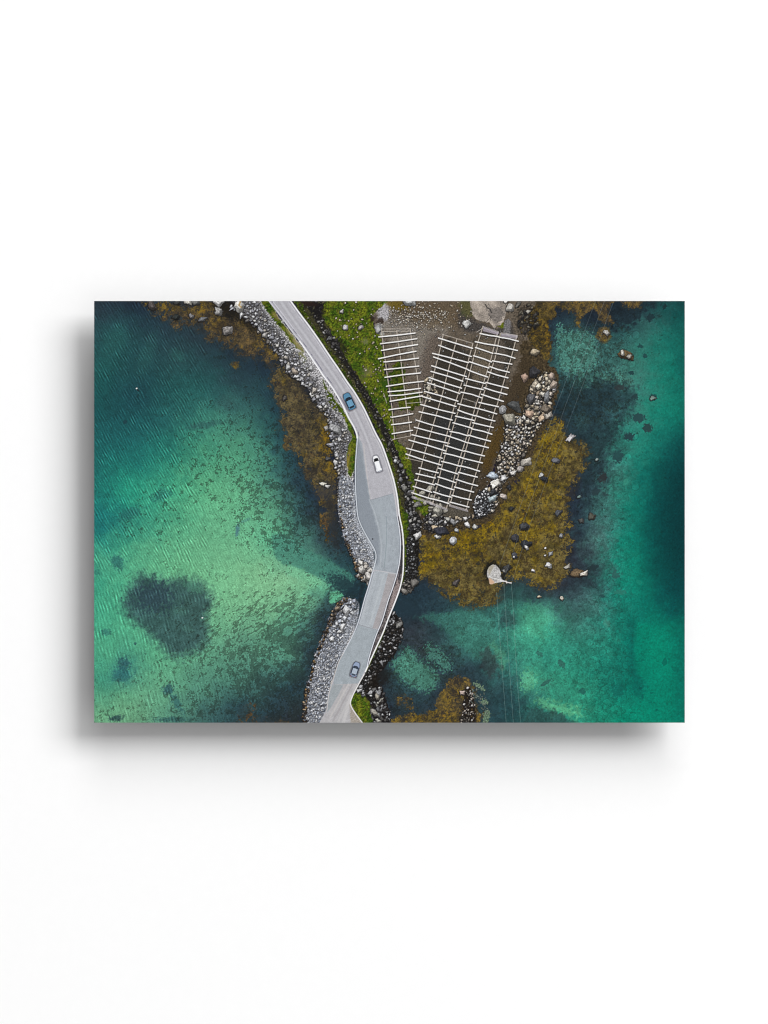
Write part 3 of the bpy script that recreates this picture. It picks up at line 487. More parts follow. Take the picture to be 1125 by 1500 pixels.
def boulder(x, y, r, el, ang, col, label, **k):
    m = sum(col)/3.; stone(x, y, r*.94, el, ang, tuple(m+(c-m)*.72 for c in col), part('boulder', label), **k)
BL = [(768.7, 552.8, 6.6, 1.1, 80, (196, 158, 134), 'pinkish rounded boulder alone beside the racks'), (782, 515.8, 5.2, 1.25, 20, (192, 172, 138), 'tan boulder on the brown seaweed right of the racks'),
 (783, 544, 7, 1.3, 110, (62, 62, 66), 'dark boulder above the pale stone beach'), (778, 585, 8, 1.15, 100, (100, 100, 104), 'large dark grey boulder inside the stone beach'), (752.5, 593, 7.5, 1.2, 10, (92, 94, 94), 'mottled dark boulder beside the end of the racks'),
 (736, 600, 6.6, 1.25, -40, (178, 178, 180), 'light grey boulder touching the rack rails'), (746.5, 614, 8, 1.45, 70, (162, 156, 138), 'tall tan boulder at the inner edge of the beach'), (776.5, 606.5, 6, 1.2, 40, (204, 168, 140), 'orange tinted boulder inside the stone beach'),
 (795.5, 611, 6.2, 1.3, -40, (212, 180, 146), 'orange brown boulder at the outer edge of the beach'), (804, 607.5, 4.6, 1.5, -20, (190, 180, 166), 'pale pointed boulder at the waterline'), (800, 599.5, 5, 1.4, 20, (128, 114, 98), 'brown flat boulder at the waterline'),
 (807.5, 551, 5.6, 1.3, 60, (176, 154, 136), 'brown pink boulder at the top of the beach'), (811.5, 563, 5.2, 1.2, 90, (190, 170, 150), 'pale brown boulder at the top right of the beach'), (801.5, 582, 4.4, 1.9, 100, (132, 134, 138), 'long grey boulder at the outer beach edge'),
 (784.5, 565, 6, 1.1, 60, (186, 172, 148), 'tan pointed boulder at the top of the beach'), (788.5, 566, 3.6, 1.3, 90, (224, 214, 190), None), (771, 677, 7, 1.35, -25, (200, 192, 178), 'large pale angular boulder on the golden weed'),
 (761.8, 686.5, 5.2, 1.2, -20, (178, 170, 164), 'grey brown boulder next to the pale angular one'), (722, 697, 6, 1.25, -10, (178, 192, 208), 'bluish grey boulder near the rack ends'), (726.5, 708, 5.6, 1.35, -20, (232, 226, 212), 'smooth white oval boulder near the rack ends'),
 (722.8, 721, 5.6, 1.15, 0, (56, 58, 62), 'black boulder below the white oval one'), (738, 727, 4.2, 1.5, 25, (206, 190, 180), 'pink white boulder at the lower beach edge'), (737.5, 700, 4, 1.4, -30, (222, 220, 220), None), (721, 731, 4, 1.7, -25, (172, 190, 196), 'pale blue slab shaped boulder at the lower beach'),
 (751.5, 693, 3.6, 1.1, 0, (214, 208, 202), None), (663.7, 791.8, 6.6, 1.0, 5, (206, 208, 212), 'white square boulder standing in the golden weed'), (641.8, 785.6, 3.8, 1.2, 5, (214, 214, 208), 'small white boulder beside the square one'), (637.5, 774, 4, 1.2, -20, (226, 198, 160), 'small cream triangular boulder at the shore'),
 (612.2, 784, 4.6, 1.3, -20, (206, 204, 202), 'pale boulder at the end of the grass strip'), (647, 777.5, 6, 1.9, 5, (58, 60, 72), 'dark blue grey flat rock at the shore'), (685.5, 769.3, 3.6, 1.6, 50, (236, 234, 236), 'bright white long boulder at the shore'), (696.2, 772, 4, 1.2, 20, (208, 206, 200), 'pale grey boulder at the shore edge'),
 (664, 765.3, 3.6, 1.8, 60, (150, 150, 152), 'grey long boulder at the shore edge'), (656.5, 760.5, 3.8, 1.2, 20, (196, 194, 184), None), (669, 777, 3, 1.2, 40, (180, 184, 186), None), (767.5, 771.8, 7.2, 1.15, 35, (70, 72, 76), 'dark pointed rock under the power lines'), (769, 797, 7, 1.2, 30, (54, 58, 66), 'dark rock with a white tip in the golden weed'),
 (771.5, 802.5, 3, 1.7, 50, (214, 212, 208), None), (754.5, 788, 7, 1.0, 0, (62, 62, 68), 'dark rough rock crossed by the power lines'), (754, 814.5, 4.6, 1.4, 80, (82, 84, 92), 'small dark rock below the rough one'), (753, 816, 1.8, 1.2, 60, (200, 202, 206), None), (742.5, 833.5, 5.6, 1.3, -20, (64, 64, 64), 'dark rock beside the pole boulder'),
 (738.5, 837, 2, 1.6, 60, (150, 150, 144), None), (666, 855, 3.8, 1.2, 0, (92, 84, 82), 'small brown rock in the lower weed'), (780.8, 836, 2.6, 1.3, 20, (226, 220, 220), 'small white stone on the weed right of the pole'), (804.5, 828, 4.2, 1.3, 35, (216, 216, 216), 'white boulder on the right part of the weed bed'), (806.5, 811, 3, 1.2, 0, (170, 172, 176), None),
 (799, 803, 1.7, 1.1, 0, (236, 234, 232), None), (798.5, 814, 1.6, 1.3, 0, (230, 228, 228), None), (831, 830.5, 2.8, 1.6, -20, (176, 170, 158), None), (822, 784.5, 2.8, 1.4, 60, (146, 148, 152), None), (848, 840, 7, 2.0, 8, (124, 100, 68), 'weed covered rock at the tip of the shoal'), (855, 841, 3.6, 1.7, -8, (216, 206, 190), None),
 (790, 874, 2.8, 1.2, 0, (186, 174, 146), 'small tan stone in the water below the shoal'), (823.5, 876.5, 2.8, 1.3, 50, (198, 190, 172), 'small pale stone in the dark water below the shoal'), (851, 762.5, 3.6, 1.2, 0, (86, 88, 86), 'small dark ringed rock at the waterline'), (867, 757.5, 4.6, 1.3, 0, (88, 88, 76), 'brown rock in the shallow water'),
 (835.5, 641.5, 3.8, 1.6, -55, (204, 200, 204), 'white edged stone at the top of the weed bed'), (814, 675, 4.4, 1.4, 20, (110, 112, 122), 'grey pair of stones in the weed bed'), (793.5, 695.5, 3, 1.3, -50, (190, 190, 188), 'small white ringed stone in the weed bed'), (798, 702, 4, 1.4, 30, (54, 58, 66), None), (818, 750.5, 4, 1.7, -35, (92, 96, 104), 'slate grey stone in the weed bed'),
 (874.6, 673, 2.4, 1.3, 0, (140, 160, 156), None), (848, 727.8, 2.2, 1.7, -10, (120, 150, 146), None), (745.5, 713.5, 3.6, 1., 0, (58, 60, 66), None), (749, 745, 4, 1.1, 0, (58, 60, 62), None), (747, 716, 2, 1., 0, (58, 60, 66), None),
 (956.5, 583, 3.6, 1.3, -30, (110, 140, 130), 'grey stone under the teal water at right'), (915.5, 519.5, 8, 1.35, 10, (112, 88, 52), 'brown weedy rock rising from the upper right water'), (912, 517, 3.2, 1.4, 70, (206, 200, 184), None), (922, 522, 3, 1.6, -40, (180, 174, 160), None), (888.5, 487, 3.2, 1.7, 55, (176, 172, 164), None),
 (683.4, 474, 6.6, 1.1, -15, (196, 194, 190), 'pale angular boulder above the large racks'), (747, 451, 7, 1.1, 70, (200, 194, 184), 'cream boulder at the top edge beside the slab'), (741.5, 441.5, 3, 1.2, 0, (220, 214, 204), None), (759, 446, 3.4, 1.6, -50, (110, 106, 98), None), (773.5, 456.5, 2.6, 1.2, 40, (190, 184, 170), None),
 (505.5, 479.8, 4.4, 1.1, 0, (196, 194, 192), 'pale boulder on the grass slope'), (501, 456, 3, 1.2, -50, (182, 178, 170), 'small pale boulder on the upper grass'), (529, 479.5, 4, 1.4, -30, (180, 172, 168), 'pinkish grey boulder on the grass slope'), (554, 482, 5.4, 1.3, -30, (172, 172, 172), 'grey outcrop at the corner of the small rack'),
 (600, 441, 8.5, 1.15, 0, (196, 198, 196), 'pale rounded slab cut by the top edge'), (333, 485.5, 7.2, 1.15, -20, (148, 142, 138), 'grey angular boulder in the weed at upper left'), (350.5, 447.5, 8.6, 1.15, 90, (216, 212, 204), 'large white boulder with a rusty streak at the top'), (319, 443, 5, 1.4, 30, (214, 212, 210), 'white boulder cut by the top edge'),
 (321, 456.5, 5, 1.5, 40, (168, 166, 164), 'grey white boulder below the top edge'), (286, 443.5, 5.2, 1.2, 0, (112, 112, 108), 'mottled grey boulder at the top edge'), (275.5, 442, 4.4, 1.4, 0, (206, 200, 186), 'cream boulder at the top edge'), (296.5, 467.5, 4.2, 1.2, 20, (112, 114, 118), 'small grey stone in the upper left weed'),
 (280.5, 463.5, 3.6, 1.5, 50, (140, 138, 140), 'narrow grey stone in the upper left weed'), (222.5, 446.5, 5.4, 1.6, 60, (92, 84, 82), 'brown grey rock at the top edge far left'), (260, 443, 4, 1.3, 0, (66, 68, 68), None), (258, 464, 4.6, 1.1, 0, (56, 62, 60), 'dark rock under the upper left weed'),
 (479.2, 627.6, 4, 1.1, 90, (176, 170, 162), 'rounded boulder in the water beside the bank'), (490.5, 627, 6, 1.35, 10, (164, 164, 166), 'large grey boulder in the bank beside the lay by'), (473, 709.8, 3.2, 1.3, 20, (232, 226, 206), 'bright cream stone alone in the dark water'), (479, 712.8, 2.4, 1.4, 30, (214, 212, 206), None), (480.5, 672, 3.6, 1.1, 0, (88, 88, 88), 'round dark stone in the golden weed by the bank'),
 (491.5, 677.5, 3.4, 1.3, 80, (214, 212, 210), None), (417, 583.5, 4.2, 1., 0, (92, 86, 82), None), (422, 538, 4, 1.2, 60, (196, 196, 196), None), (432, 544, 4, 1.5, 40, (196, 178, 158), None), (456, 540, 4, 1.3, 20, (206, 206, 208), None), (388, 492, 4, 1.3, 30, (170, 166, 162), None), (486, 936, 3.4, 1.2, 20, (246, 248, 250), 'brightest white block on the lower bank'), (502, 917, 4.4, 1.4, -40, (240, 240, 240), 'bright white angled block near the top of the lower bank'),
 (507.5, 893.5, 5.6, 1.3, 60, (234, 236, 240), 'white boulder at the head of the lower bank'), (494, 891, 3.8, 1.3, -40, (170, 150, 124), 'tan boulder at the waterline of the lower bank'), (530.5, 834.5, 6, 1.3, 40, (206, 202, 194), 'large pale boulder beside the bridge'), (540, 844, 5, 1.4, 60, (214, 208, 200), 'pale block at the tip of the bank beside the bridge'), (606.5, 853.5, 6, 1.3, -30, (132, 128, 122), 'brown grey boulder at the end of the right bank'),
 (630, 716, 6, 1.3, -10, (182, 176, 160), 'pale boulder under the corner of the racks'), (610.5, 739.8, 5, 1.3, -20, (140, 138, 130), 'grey boulder on the grass below the racks'), (642, 748, 5.6, 1.6, 40, (176, 172, 158), 'long tan boulder at the rack end'), (593, 715, 4.6, 1.4, 30, (142, 140, 134), None), (579.5, 675.5, 3., 1.1, 0, (214, 214, 218), 'white stone in the dark wall beside the van'),
 (628.5, 570, 4.6, 1.2, 40, (176, 168, 148), None), (548, 1044, 4, 1.9, 55, (166, 160, 148), None), (552.5, 1020, 3, 1.8, 80, (172, 164, 148), None), (525.5, 1012, 3.6, 1.1, 0, (196, 196, 198), None), (677, 1015, 3.4, 1.1, 0, (196, 170, 156), None), (584, 916, 4, 1.8, -40, (150, 148, 144), None)]
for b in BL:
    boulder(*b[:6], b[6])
# rusty streak and the big boulder with the mast
stroke([(352, 442), (350, 447), (353, 450)], 2.2, (166, 124, 50), .6, 1.)
MB = part('boulder', 'largest pale boulder carrying the power line pole in the weed')
blob(722, 836, 14, 14, 0, (20, 20, 20), .85, .2, 2); blob(714, 853, 5, 5, 0, (30, 26, 22), .5)
fill([(713.5, 840), (714.5, 834), (718.5, 829), (724, 827), (729.5, 831), (733.5, 838), (736, 848), (738, 851), (730, 853.5), (724, 854.5), (718, 855.5), (716.5, 849), (714, 845)], lambda w: C((184, 182, 180))*(1+.16*(N4[w]-.5)*2+.16*(N2[w]-.5)*2+.2*(N9[w]-.5))[..., None], .7, .6, N4, 1, MB)
fill([(716, 847), (722, 850), (724, 854), (718, 855.5)], (206, 170, 140), 1.2, .5, N4, .9)
fill([(714.5, 834), (718.5, 829), (724, 828), (721, 834), (717, 842)], (160, 152, 132), 1.6, .5, N4, .7)
stroke([(716, 844), (722, 847), (730, 849), (738, 851)], 1., (232, 230, 226), .8)
blob(737, 845, 3, 6, -25, (24, 24, 24), .8, .3, 2)

# ------------------------------------------------------------------ road --------------
LE = [(388, 432), (394, 441), (405.5, 456), (417, 471), (428, 486), (442, 504), (458, 527), (472, 548), (488, 570), (502, 594), (510, 611), (518.5, 626), (523, 639), (522.7, 653), (520.9, 676), (520.4, 696), (520.8, 717), (522.2, 738), (524, 756), (528.5, 769), (535.6, 783), (544, 797), (549.8, 808.6), (550.6, 818.6), (548, 830), (544, 844), (540, 858.4), (534.5, 875.5), (530, 892.5), (525, 910), (521, 921), (514, 936), (505, 953), (496.7, 968.6), (491, 985.7), (485.5, 1003), (481.5, 1017), (479, 1038), (476, 1044), (467, 1060), (463, 1068)]
RO = [(420, 432), (426, 441), (439.7, 460), (452.5, 477), (466.7, 497), (482, 520), (496.5, 541), (509, 560), (519, 574), (531.5, 595), (541, 614.5), (550, 634), (560, 653), (570, 681), (577, 704), (582, 728), (585.2, 756), (589, 774.5), (591, 796), (591, 820), (590.2, 840), (586, 861), (579, 881), (569.7, 904), (561, 927), (551, 949), (541, 971), (533.7, 987), (525, 1003), (517, 1018.4), (513.2, 1030), (518, 1041), (531, 1059), (536, 1066)]
RI = [(581.8, 756), (585.3, 777), (586.9, 798.7), (585.3, 823), (581.8, 840), (575.4, 861), (568.3, 881), (560, 909), (551, 931), (542.5, 957), (538, 975)]
road_poly = np.vstack([smooth(LE, False), smooth(RO, False)[::-1]])
ROAD = part('road', 'pale winding asphalt road crossing the water')
al_ = X*.4+Y*.92
streak = fbm(X*.92-Y*.4, al_/14, 3., 2, 2)
def asp(c0, k=1.):
    return lambda w: np.clip(C(c0)*(1+.045*(N9[w]-.5)*2+.028*(N2[w]-.5)*2+.012*GR[w])[..., None], 0, 1)
# soft dark line where the bank drops to the water under the bridge
stroke([(531, 857), (526, 880), (521, 892)], 4, (28, 36, 42), .6, 2.5)
fill(road_poly, asp((178, 177, 183)), .6, sm=False, label=ROAD)
# lighter wheel tracks on the upper road
mid = [(411, 441), (428, 466), (447, 492), (470, 524), (492, 555), (507, 580), (521, 606), (533, 632), (542, 655), (549, 680)]
def shift(p, d):
    p = smooth(p, False); t = np.gradient(p, axis=0); t /= np.linalg.norm(t, axis=1)[:, None]; return p+np.stack([-t[:, 1], t[:, 0]], 1)*d
stroke(shift(mid, 0), 3.2, (198, 198, 203), .55, 2.); stroke(shift(mid, 6), 3, (176, 174, 180), .5, 2); stroke(shift(mid, -6), 3, (178, 176, 182), .5, 2); stroke(shift(mid, 3), 2.2, (150, 148, 154), .35, 1.5); stroke(shift(mid, -3.2), 2.2, (152, 150, 156), .35, 1.5)
SHADE = 0
LAY = part('lay_by', 'darker blue grey asphalt of the widened road', ROAD)
layp = np.vstack([smooth([(523, 639), (522.7, 653), (520.9, 676), (520.4, 696), (520.8, 717), (522.2, 738), (524, 756), (528.5, 769), (535.6, 783), (544, 797), (549.8, 808.6), (550.6, 818.6), (548, 830), (546.5, 835)], False), [(551, 834.5), (581, 840)], smooth([(585.3, 823), (586.9, 798.7), (585.3, 777), (581.8, 756), (579, 738), (575.6, 722.6)], False), [(542.7, 732), (540, 717), (536, 696), (532.7, 670), (530, 649), (525, 640)]])
fill(layp, lambda w: np.clip(C((160, 167, 174))*(1+.05*(N9[w]-.5)*2+.025*(N2[w]-.5)*2+.012*GR[w]+.05*(streak[w]-.5))[..., None], 0, 1), .6, sm=False, label=LAY)
stroke([(556, 740), (562, 770), (566, 800), (564, 825)], 6, (168, 176, 182), .6, 3); stroke([(574, 750), (577, 790), (574, 822)], 3, (166, 174, 180), .5, 2)
stroke([(566, 756), (566.5, 790), (563, 832)], .9, (128, 140, 146), .6); stroke([(532.7, 650), (536, 680), (540, 715), (542.7, 731)], 1.6, (196, 192, 190), .55); stroke([(543, 732.5), (575.5, 723)], .9, (140, 140, 146), .5)
fill([(523, 646), (529, 656), (534, 690), (539, 715), (543, 738), (551, 765), (556, 795), (554, 826), (550, 822), (549, 808), (539, 790), (528, 769), (523.5, 754), (521, 720), (521, 680)], (134, 141, 150), 3, 1, None, .8, jit=.04); stroke([(541, 732), (549, 752), (555, 775), (559, 800), (557, 830)], 1.6, (186, 192, 197), .55, 1.2)
blob(545.8, 789.5, 1.3, 1.3, 0, (70, 70, 76), .8, .1, 2); blob(575.5, 807, .9, .9, 0, (110, 116, 120), .6, .1, 2); blob(549, 848, .7, .7, 0, (90, 92, 94), .6, .1, 2)
BR = part('bridge_deck', 'short two lane bridge deck over the narrow channel', ROAD)
fill([(550, 835.5), (581.5, 841), (575.4, 861), (568.3, 881), (560, 909), (554.5, 923.5), (524.4, 914.3), (530, 892.5), (534.5, 875.5), (540, 858.4), (545, 842)], asp((172, 178, 184)), .6, sm=False, label=BR)
fill([(568.5, 839.5), (581.5, 841.5), (575.4, 861), (568.3, 881), (560, 909), (554.6, 922), (545.5, 920), (552, 899), (559.5, 876)], asp((166, 162, 164)), .9, sm=False)
stroke([(556, 838), (546, 873), (536, 910)], 2.2, (160, 166, 172), .5, 1.5); stroke([(562, 842), (553, 876), (542, 914)], 3, (190, 196, 200), .55, 2); stroke([(549, 840), (540, 870), (530, 908)], 2, (188, 192, 198), .5, 1.5)
stroke([(524.4, 914.5), (553.6, 923.5)], .9, (120, 124, 130), .6); stroke([(551, 836), (567, 838.5), (581, 841)], .8, (196, 198, 200), .7)
fill([(524, 915), (554, 924), (551, 931), (542.5, 957), (538, 975), (524, 1002), (488, 1004), (491, 985.7), (496.7, 968.6), (505, 953), (514, 936), (521, 921)], asp((160, 168, 174)), .8, sm=False, label=part('resurfaced_patch', 'smooth blue grey patch of asphalt under the grey blue car', ROAD))
fill([(486, 1003), (524, 1001), (524.5, 1004), (517, 1018.4), (513.2, 1030), (518, 1041), (533, 1068), (463, 1068), (478, 1042), (481, 1017)], asp((178, 176, 178)), .8, sm=False, label=part('road_mouth', 'tyre streaked pale road end at the bottom edge', ROAD))
fill([(486, 1003), (503, 1003), (497, 1016), (484, 1038), (479, 1044), (480, 1025)], asp((158, 164, 168)), 1.2, sm=False)
for a, b, c_, wd in [((510, 1003), (484, 1050), (196, 192, 190), 2.4), ((516, 1003), (488, 1056), (160, 156, 158), 2.2), ((522, 1004), (495, 1058), (192, 190, 190), 3), ((514, 1020), (502, 1062), (200, 198, 198), 5), ((505, 1003), (481, 1046), (180, 176, 178), 1.5)]: stroke([a, b], wd, c_, .7, 1.3)
fill([(513.4, 1032), (518, 1041), (531, 1059), (536, 1068), (517, 1068), (513, 1048)], (160, 150, 138), 1.5, 1, None, .8, jit=.2)
# ledge between the two right rails
LEDGE = part('road_shoulder', 'dark worn strip between the two right hand rails', ROAD)
lp = np.vstack([smooth(RI, False), smooth([(585.2, 756), (589, 774.5), (591, 796), (591, 820), (590.2, 840), (586, 861), (579, 881), (569.7, 904), (561, 927), (551, 949), (541, 971)], False)[::-1]])
fill(lp, lambda w: np.clip(C((98, 92, 92))*(.55+.9*N9[w])[..., None]*(1+.3*(N2[w]-.5)*2)[..., None], 0, 1), .5, sm=False, label=LEDGE)
fill([(579, 858), (582, 850), (586, 862), (579, 881), (571, 901), (567, 904), (572, 880)], (152, 138, 136), 1, .8, N4, .8, jit=.3)
stroke([(588, 800), (588, 830), (584, 848)], 2.4, (50, 50, 56), .8, 1.)
# rails, kerbs and edge lines
KERB = part('road_edge', 'white painted left edge of the road', ROAD)
RAIL = part('guard_rail', 'white outer guard rail on the right of the road', ROAD)
INNER = part('guard_rail', 'thin inner guard rail beside the bridge shoulder', ROAD)
SLE = smooth(LE, False); SRO = smooth(RO, False)
def cut(p, y0, y1): return p[(p[:, 1] >= y0) & (p[:, 1] <= y1)]
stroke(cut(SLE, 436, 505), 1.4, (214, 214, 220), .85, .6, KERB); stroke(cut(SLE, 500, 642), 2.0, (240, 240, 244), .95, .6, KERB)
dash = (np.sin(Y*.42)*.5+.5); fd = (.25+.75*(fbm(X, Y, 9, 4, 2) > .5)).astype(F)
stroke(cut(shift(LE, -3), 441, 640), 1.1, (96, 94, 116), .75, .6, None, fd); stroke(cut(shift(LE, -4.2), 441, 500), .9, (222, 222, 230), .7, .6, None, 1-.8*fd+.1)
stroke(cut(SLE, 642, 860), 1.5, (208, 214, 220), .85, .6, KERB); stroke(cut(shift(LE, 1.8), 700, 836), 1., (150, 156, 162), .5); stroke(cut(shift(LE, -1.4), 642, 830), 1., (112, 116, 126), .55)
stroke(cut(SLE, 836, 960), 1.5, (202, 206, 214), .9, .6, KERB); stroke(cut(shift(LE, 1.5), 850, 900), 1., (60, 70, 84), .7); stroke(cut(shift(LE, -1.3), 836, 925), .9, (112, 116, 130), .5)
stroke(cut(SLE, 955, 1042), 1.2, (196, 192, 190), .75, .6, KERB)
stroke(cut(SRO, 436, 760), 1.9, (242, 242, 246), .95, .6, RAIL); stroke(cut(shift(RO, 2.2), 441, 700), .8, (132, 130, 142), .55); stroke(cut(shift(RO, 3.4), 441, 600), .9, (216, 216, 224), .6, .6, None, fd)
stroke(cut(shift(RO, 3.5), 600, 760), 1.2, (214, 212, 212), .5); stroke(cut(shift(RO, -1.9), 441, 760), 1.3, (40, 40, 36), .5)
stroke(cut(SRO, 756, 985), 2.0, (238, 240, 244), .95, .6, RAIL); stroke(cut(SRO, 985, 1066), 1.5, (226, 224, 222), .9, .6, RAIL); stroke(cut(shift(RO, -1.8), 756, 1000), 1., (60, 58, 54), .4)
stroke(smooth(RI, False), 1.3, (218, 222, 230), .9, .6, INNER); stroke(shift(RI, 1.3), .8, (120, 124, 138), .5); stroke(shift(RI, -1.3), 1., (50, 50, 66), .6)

cellroad = (lab == ROAD) & (Y > 724)
for y0_, y1_, k_ in ((724, 838, LAY), (838, 915, BR), (915, 1003, BR+1), (1003, 1100, BR+2)): lab[cellroad & (Y >= y0_) & (Y < y1_)] = k_
# ------------------------------------------------------------------ cars --------------
def car(cx, cy, front, L, Wd, body, glass, roof, dark, name, label, van=False, tail=None):
    fx, fy = front[0]-cx, front[1]-cy; n = math.hypot(fx, fy); fx /= n; fy /= n
    def P(u, v): return (cx+fx*u*L/2-fy*v*Wd/2, cy+fy*u*L/2+fx*v*Wd/2)
    idc = part(name, label, None)
    fill([P(*q) for q in [(1.0, -.7), (1.03, 0), (1.0, .7), (.5, 1.18), (-.9, 1.2), (-1.08, .6), (-1.1, -.6), (-.9, -1.3), (.5, -1.25)]], (60, 58, 66), 1.6, 0, None, .55)
    fill([P(*q) for q in [(.96, -.62), (1., 0), (.96, .62), (.78, .94), (.3, 1.), (-.7, 1.), (-.94, .85), (-1., 0), (-.94, -.85), (-.7, -1.), (.3, -1.), (.78, -.94)]], dark, .55, 0, None, 1, idc)
    fill([P(*q) for q in [(.9, -.55), (.95, 0), (.9, .55), (.72, .8), (.3, .84), (.3, -.84), (.72, -.8)]], body, .6)
    fill([P(*q) for q in [(-.66, -.86), (-.66, .86), (-.92, .7), (-.97, 0), (-.92, -.7)]], body, .6, 0, None, .85)
    ws = part('windscreen', None, idc); rf = part('roof', None, idc); rw = part('rear_window', None, idc)
    y0, y1 = ((.62, .28) if van else (.42, .1))
    fill([P(*q) for q in [(y0, -.7), (y0+.06, 0), (y0, .7), (y1, .8), (y1, -.8)]], glass, .5, 0, None, 1, ws, False)
    e = -.9 if van else -.66
    fill([P(*q) for q in [(y1, -.72), (y1, .72), (e, .74), (e, -.74)]], roof, .5, 0, None, 1, rf, False)
    if not van:
        fill([P(*q) for q in [(-.6, -.66), (-.6, .66), (-.82, .56), (-.82, -.56)]], glass, .55, 0, None, .9, rw, False)
        for s in (-1, 1): stroke([P(.15, s*.82), P(-.6, s*.82)], 1.0, glass, .75, .5)
        stroke([P(y1, 0), P(-.5, 0)], 1.8, tuple(min(255, c+18) for c in roof), .5, 1)
    else:
        fill([P(*q) for q in [(e+.03, -.66), (e+.03, .66), (e-.04, .62), (e-.04, -.62)]], (120, 124, 138), .5, 0, None, .9, rw, False)
        stroke([P(-.1, -.5), P(-.8, -.5)], .7, (214, 214, 220), .8)
    if tail:
        for s in (-1, 1): blob(*P(-.95, s*.65), .8, .8, 0, tail, .7, 0, 2)
car(511.6, 587.8, (506.3, 576.5), 26, 11.5, (88, 134, 164), (34, 44, 56), (104, 150, 180), (44, 68, 88), 'car', 'blue car on the upper bend of the road')
car(552.6, 679.2, (549.2, 667.6), 24.8, 9.0, (236, 238, 242), (22, 24, 28), (244, 245, 248), (150, 152, 160), 'van', 'white van on the road above the lay by', True)
car(520.4, 980.6, (523.8, 970), 22.6, 10., (146, 160, 186), (60, 68, 82), (166, 178, 192), (58, 66, 84), 'car', 'grey blue car on the lower straight of the road', tail=(150, 60, 56))

# ------------------------------------------------------------------ drying racks ------
def E_(x, y): return (500+x/7.031, 436+y/7.031)
def F_(x, y): return (500+x/7.031, 596+y/7.031)
def M(x, y): return (640+x/7.031, 436+y/7.031)
def K(x, y): return (640+x/7.031, 596+y/7.031)
def rack(label, rails, rungs, thin=(), bundles=(), railcol=(178, 168, 156)):
    idr = part('drying_rack', label)
    for r in rails:
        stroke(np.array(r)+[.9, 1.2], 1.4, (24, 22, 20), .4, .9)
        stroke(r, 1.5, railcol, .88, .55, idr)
    for a, b in bundles:
        a, b = np.array(a), np.array(b)
        for k in range(3): stroke([a+[.3*k, k*1.25-.5], b+[.3*k, k*1.25-.5]], .9, (196-10*k, 188-8*k, 186-4*k), .8, .5, idr)
    for a, b in list(rungs)+[(p, q, 1) for p, q in thin] if False else rungs:
        pid = part('pole', None, idr); a, b = np.array(a), np.array(b)
        m = (a+b)/2+np.array([0, rng.uniform(-.35, .35)]); mm = a+(b-a)*rng.uniform(.4, .6); mm[1] += rng.uniform(-.7, .7); a = a+rng.normal(0, .35, 2); b = b+rng.normal(0, .35, 2)
        pl = [a, mm, b]
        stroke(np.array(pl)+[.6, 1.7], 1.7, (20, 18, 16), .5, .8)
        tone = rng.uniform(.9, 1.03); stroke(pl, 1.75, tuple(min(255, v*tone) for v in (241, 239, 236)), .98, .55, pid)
        stroke([a, a+(b-a)*.08], 1.2, (206, 198, 190), .6, .5); stroke([b-(b-a)*.07, b], 1.2, (206, 198, 190), .6, .5)
    for a, b in thin: stroke([a, b], .9, (190, 182, 172), .75, .5, idr)
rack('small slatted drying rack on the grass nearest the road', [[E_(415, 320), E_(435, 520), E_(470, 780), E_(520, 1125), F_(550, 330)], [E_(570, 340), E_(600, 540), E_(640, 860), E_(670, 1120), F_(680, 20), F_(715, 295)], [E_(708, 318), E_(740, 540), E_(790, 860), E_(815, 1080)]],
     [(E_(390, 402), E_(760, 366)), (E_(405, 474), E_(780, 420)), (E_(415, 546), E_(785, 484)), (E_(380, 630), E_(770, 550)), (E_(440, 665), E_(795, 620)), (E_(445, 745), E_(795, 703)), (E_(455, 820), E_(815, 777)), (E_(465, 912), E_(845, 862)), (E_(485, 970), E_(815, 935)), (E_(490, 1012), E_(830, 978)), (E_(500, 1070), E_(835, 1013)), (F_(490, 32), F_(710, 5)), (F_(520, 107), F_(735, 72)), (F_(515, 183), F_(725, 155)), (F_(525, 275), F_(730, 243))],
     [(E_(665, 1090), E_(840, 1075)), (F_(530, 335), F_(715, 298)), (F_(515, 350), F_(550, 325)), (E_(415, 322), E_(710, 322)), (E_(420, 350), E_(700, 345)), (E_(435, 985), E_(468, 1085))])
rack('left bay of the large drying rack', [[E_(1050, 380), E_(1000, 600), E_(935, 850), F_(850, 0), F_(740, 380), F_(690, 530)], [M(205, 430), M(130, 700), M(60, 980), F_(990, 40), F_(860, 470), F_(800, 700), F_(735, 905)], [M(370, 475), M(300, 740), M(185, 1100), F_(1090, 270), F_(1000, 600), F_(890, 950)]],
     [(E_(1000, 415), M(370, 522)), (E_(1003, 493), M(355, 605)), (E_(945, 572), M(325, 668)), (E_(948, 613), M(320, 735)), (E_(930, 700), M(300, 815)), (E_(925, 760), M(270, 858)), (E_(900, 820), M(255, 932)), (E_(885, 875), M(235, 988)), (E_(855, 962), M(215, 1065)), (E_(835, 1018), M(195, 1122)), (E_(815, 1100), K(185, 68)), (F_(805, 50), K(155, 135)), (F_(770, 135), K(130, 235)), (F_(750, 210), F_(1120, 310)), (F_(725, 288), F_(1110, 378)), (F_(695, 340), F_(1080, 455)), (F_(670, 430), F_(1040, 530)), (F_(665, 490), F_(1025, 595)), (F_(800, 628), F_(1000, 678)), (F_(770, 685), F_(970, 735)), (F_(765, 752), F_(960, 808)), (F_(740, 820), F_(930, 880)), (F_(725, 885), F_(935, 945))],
     [(F_(660, 525), F_(830, 565)), (E_(1040, 378), M(370, 470))], [(F_(730, 925), F_(945, 992))])
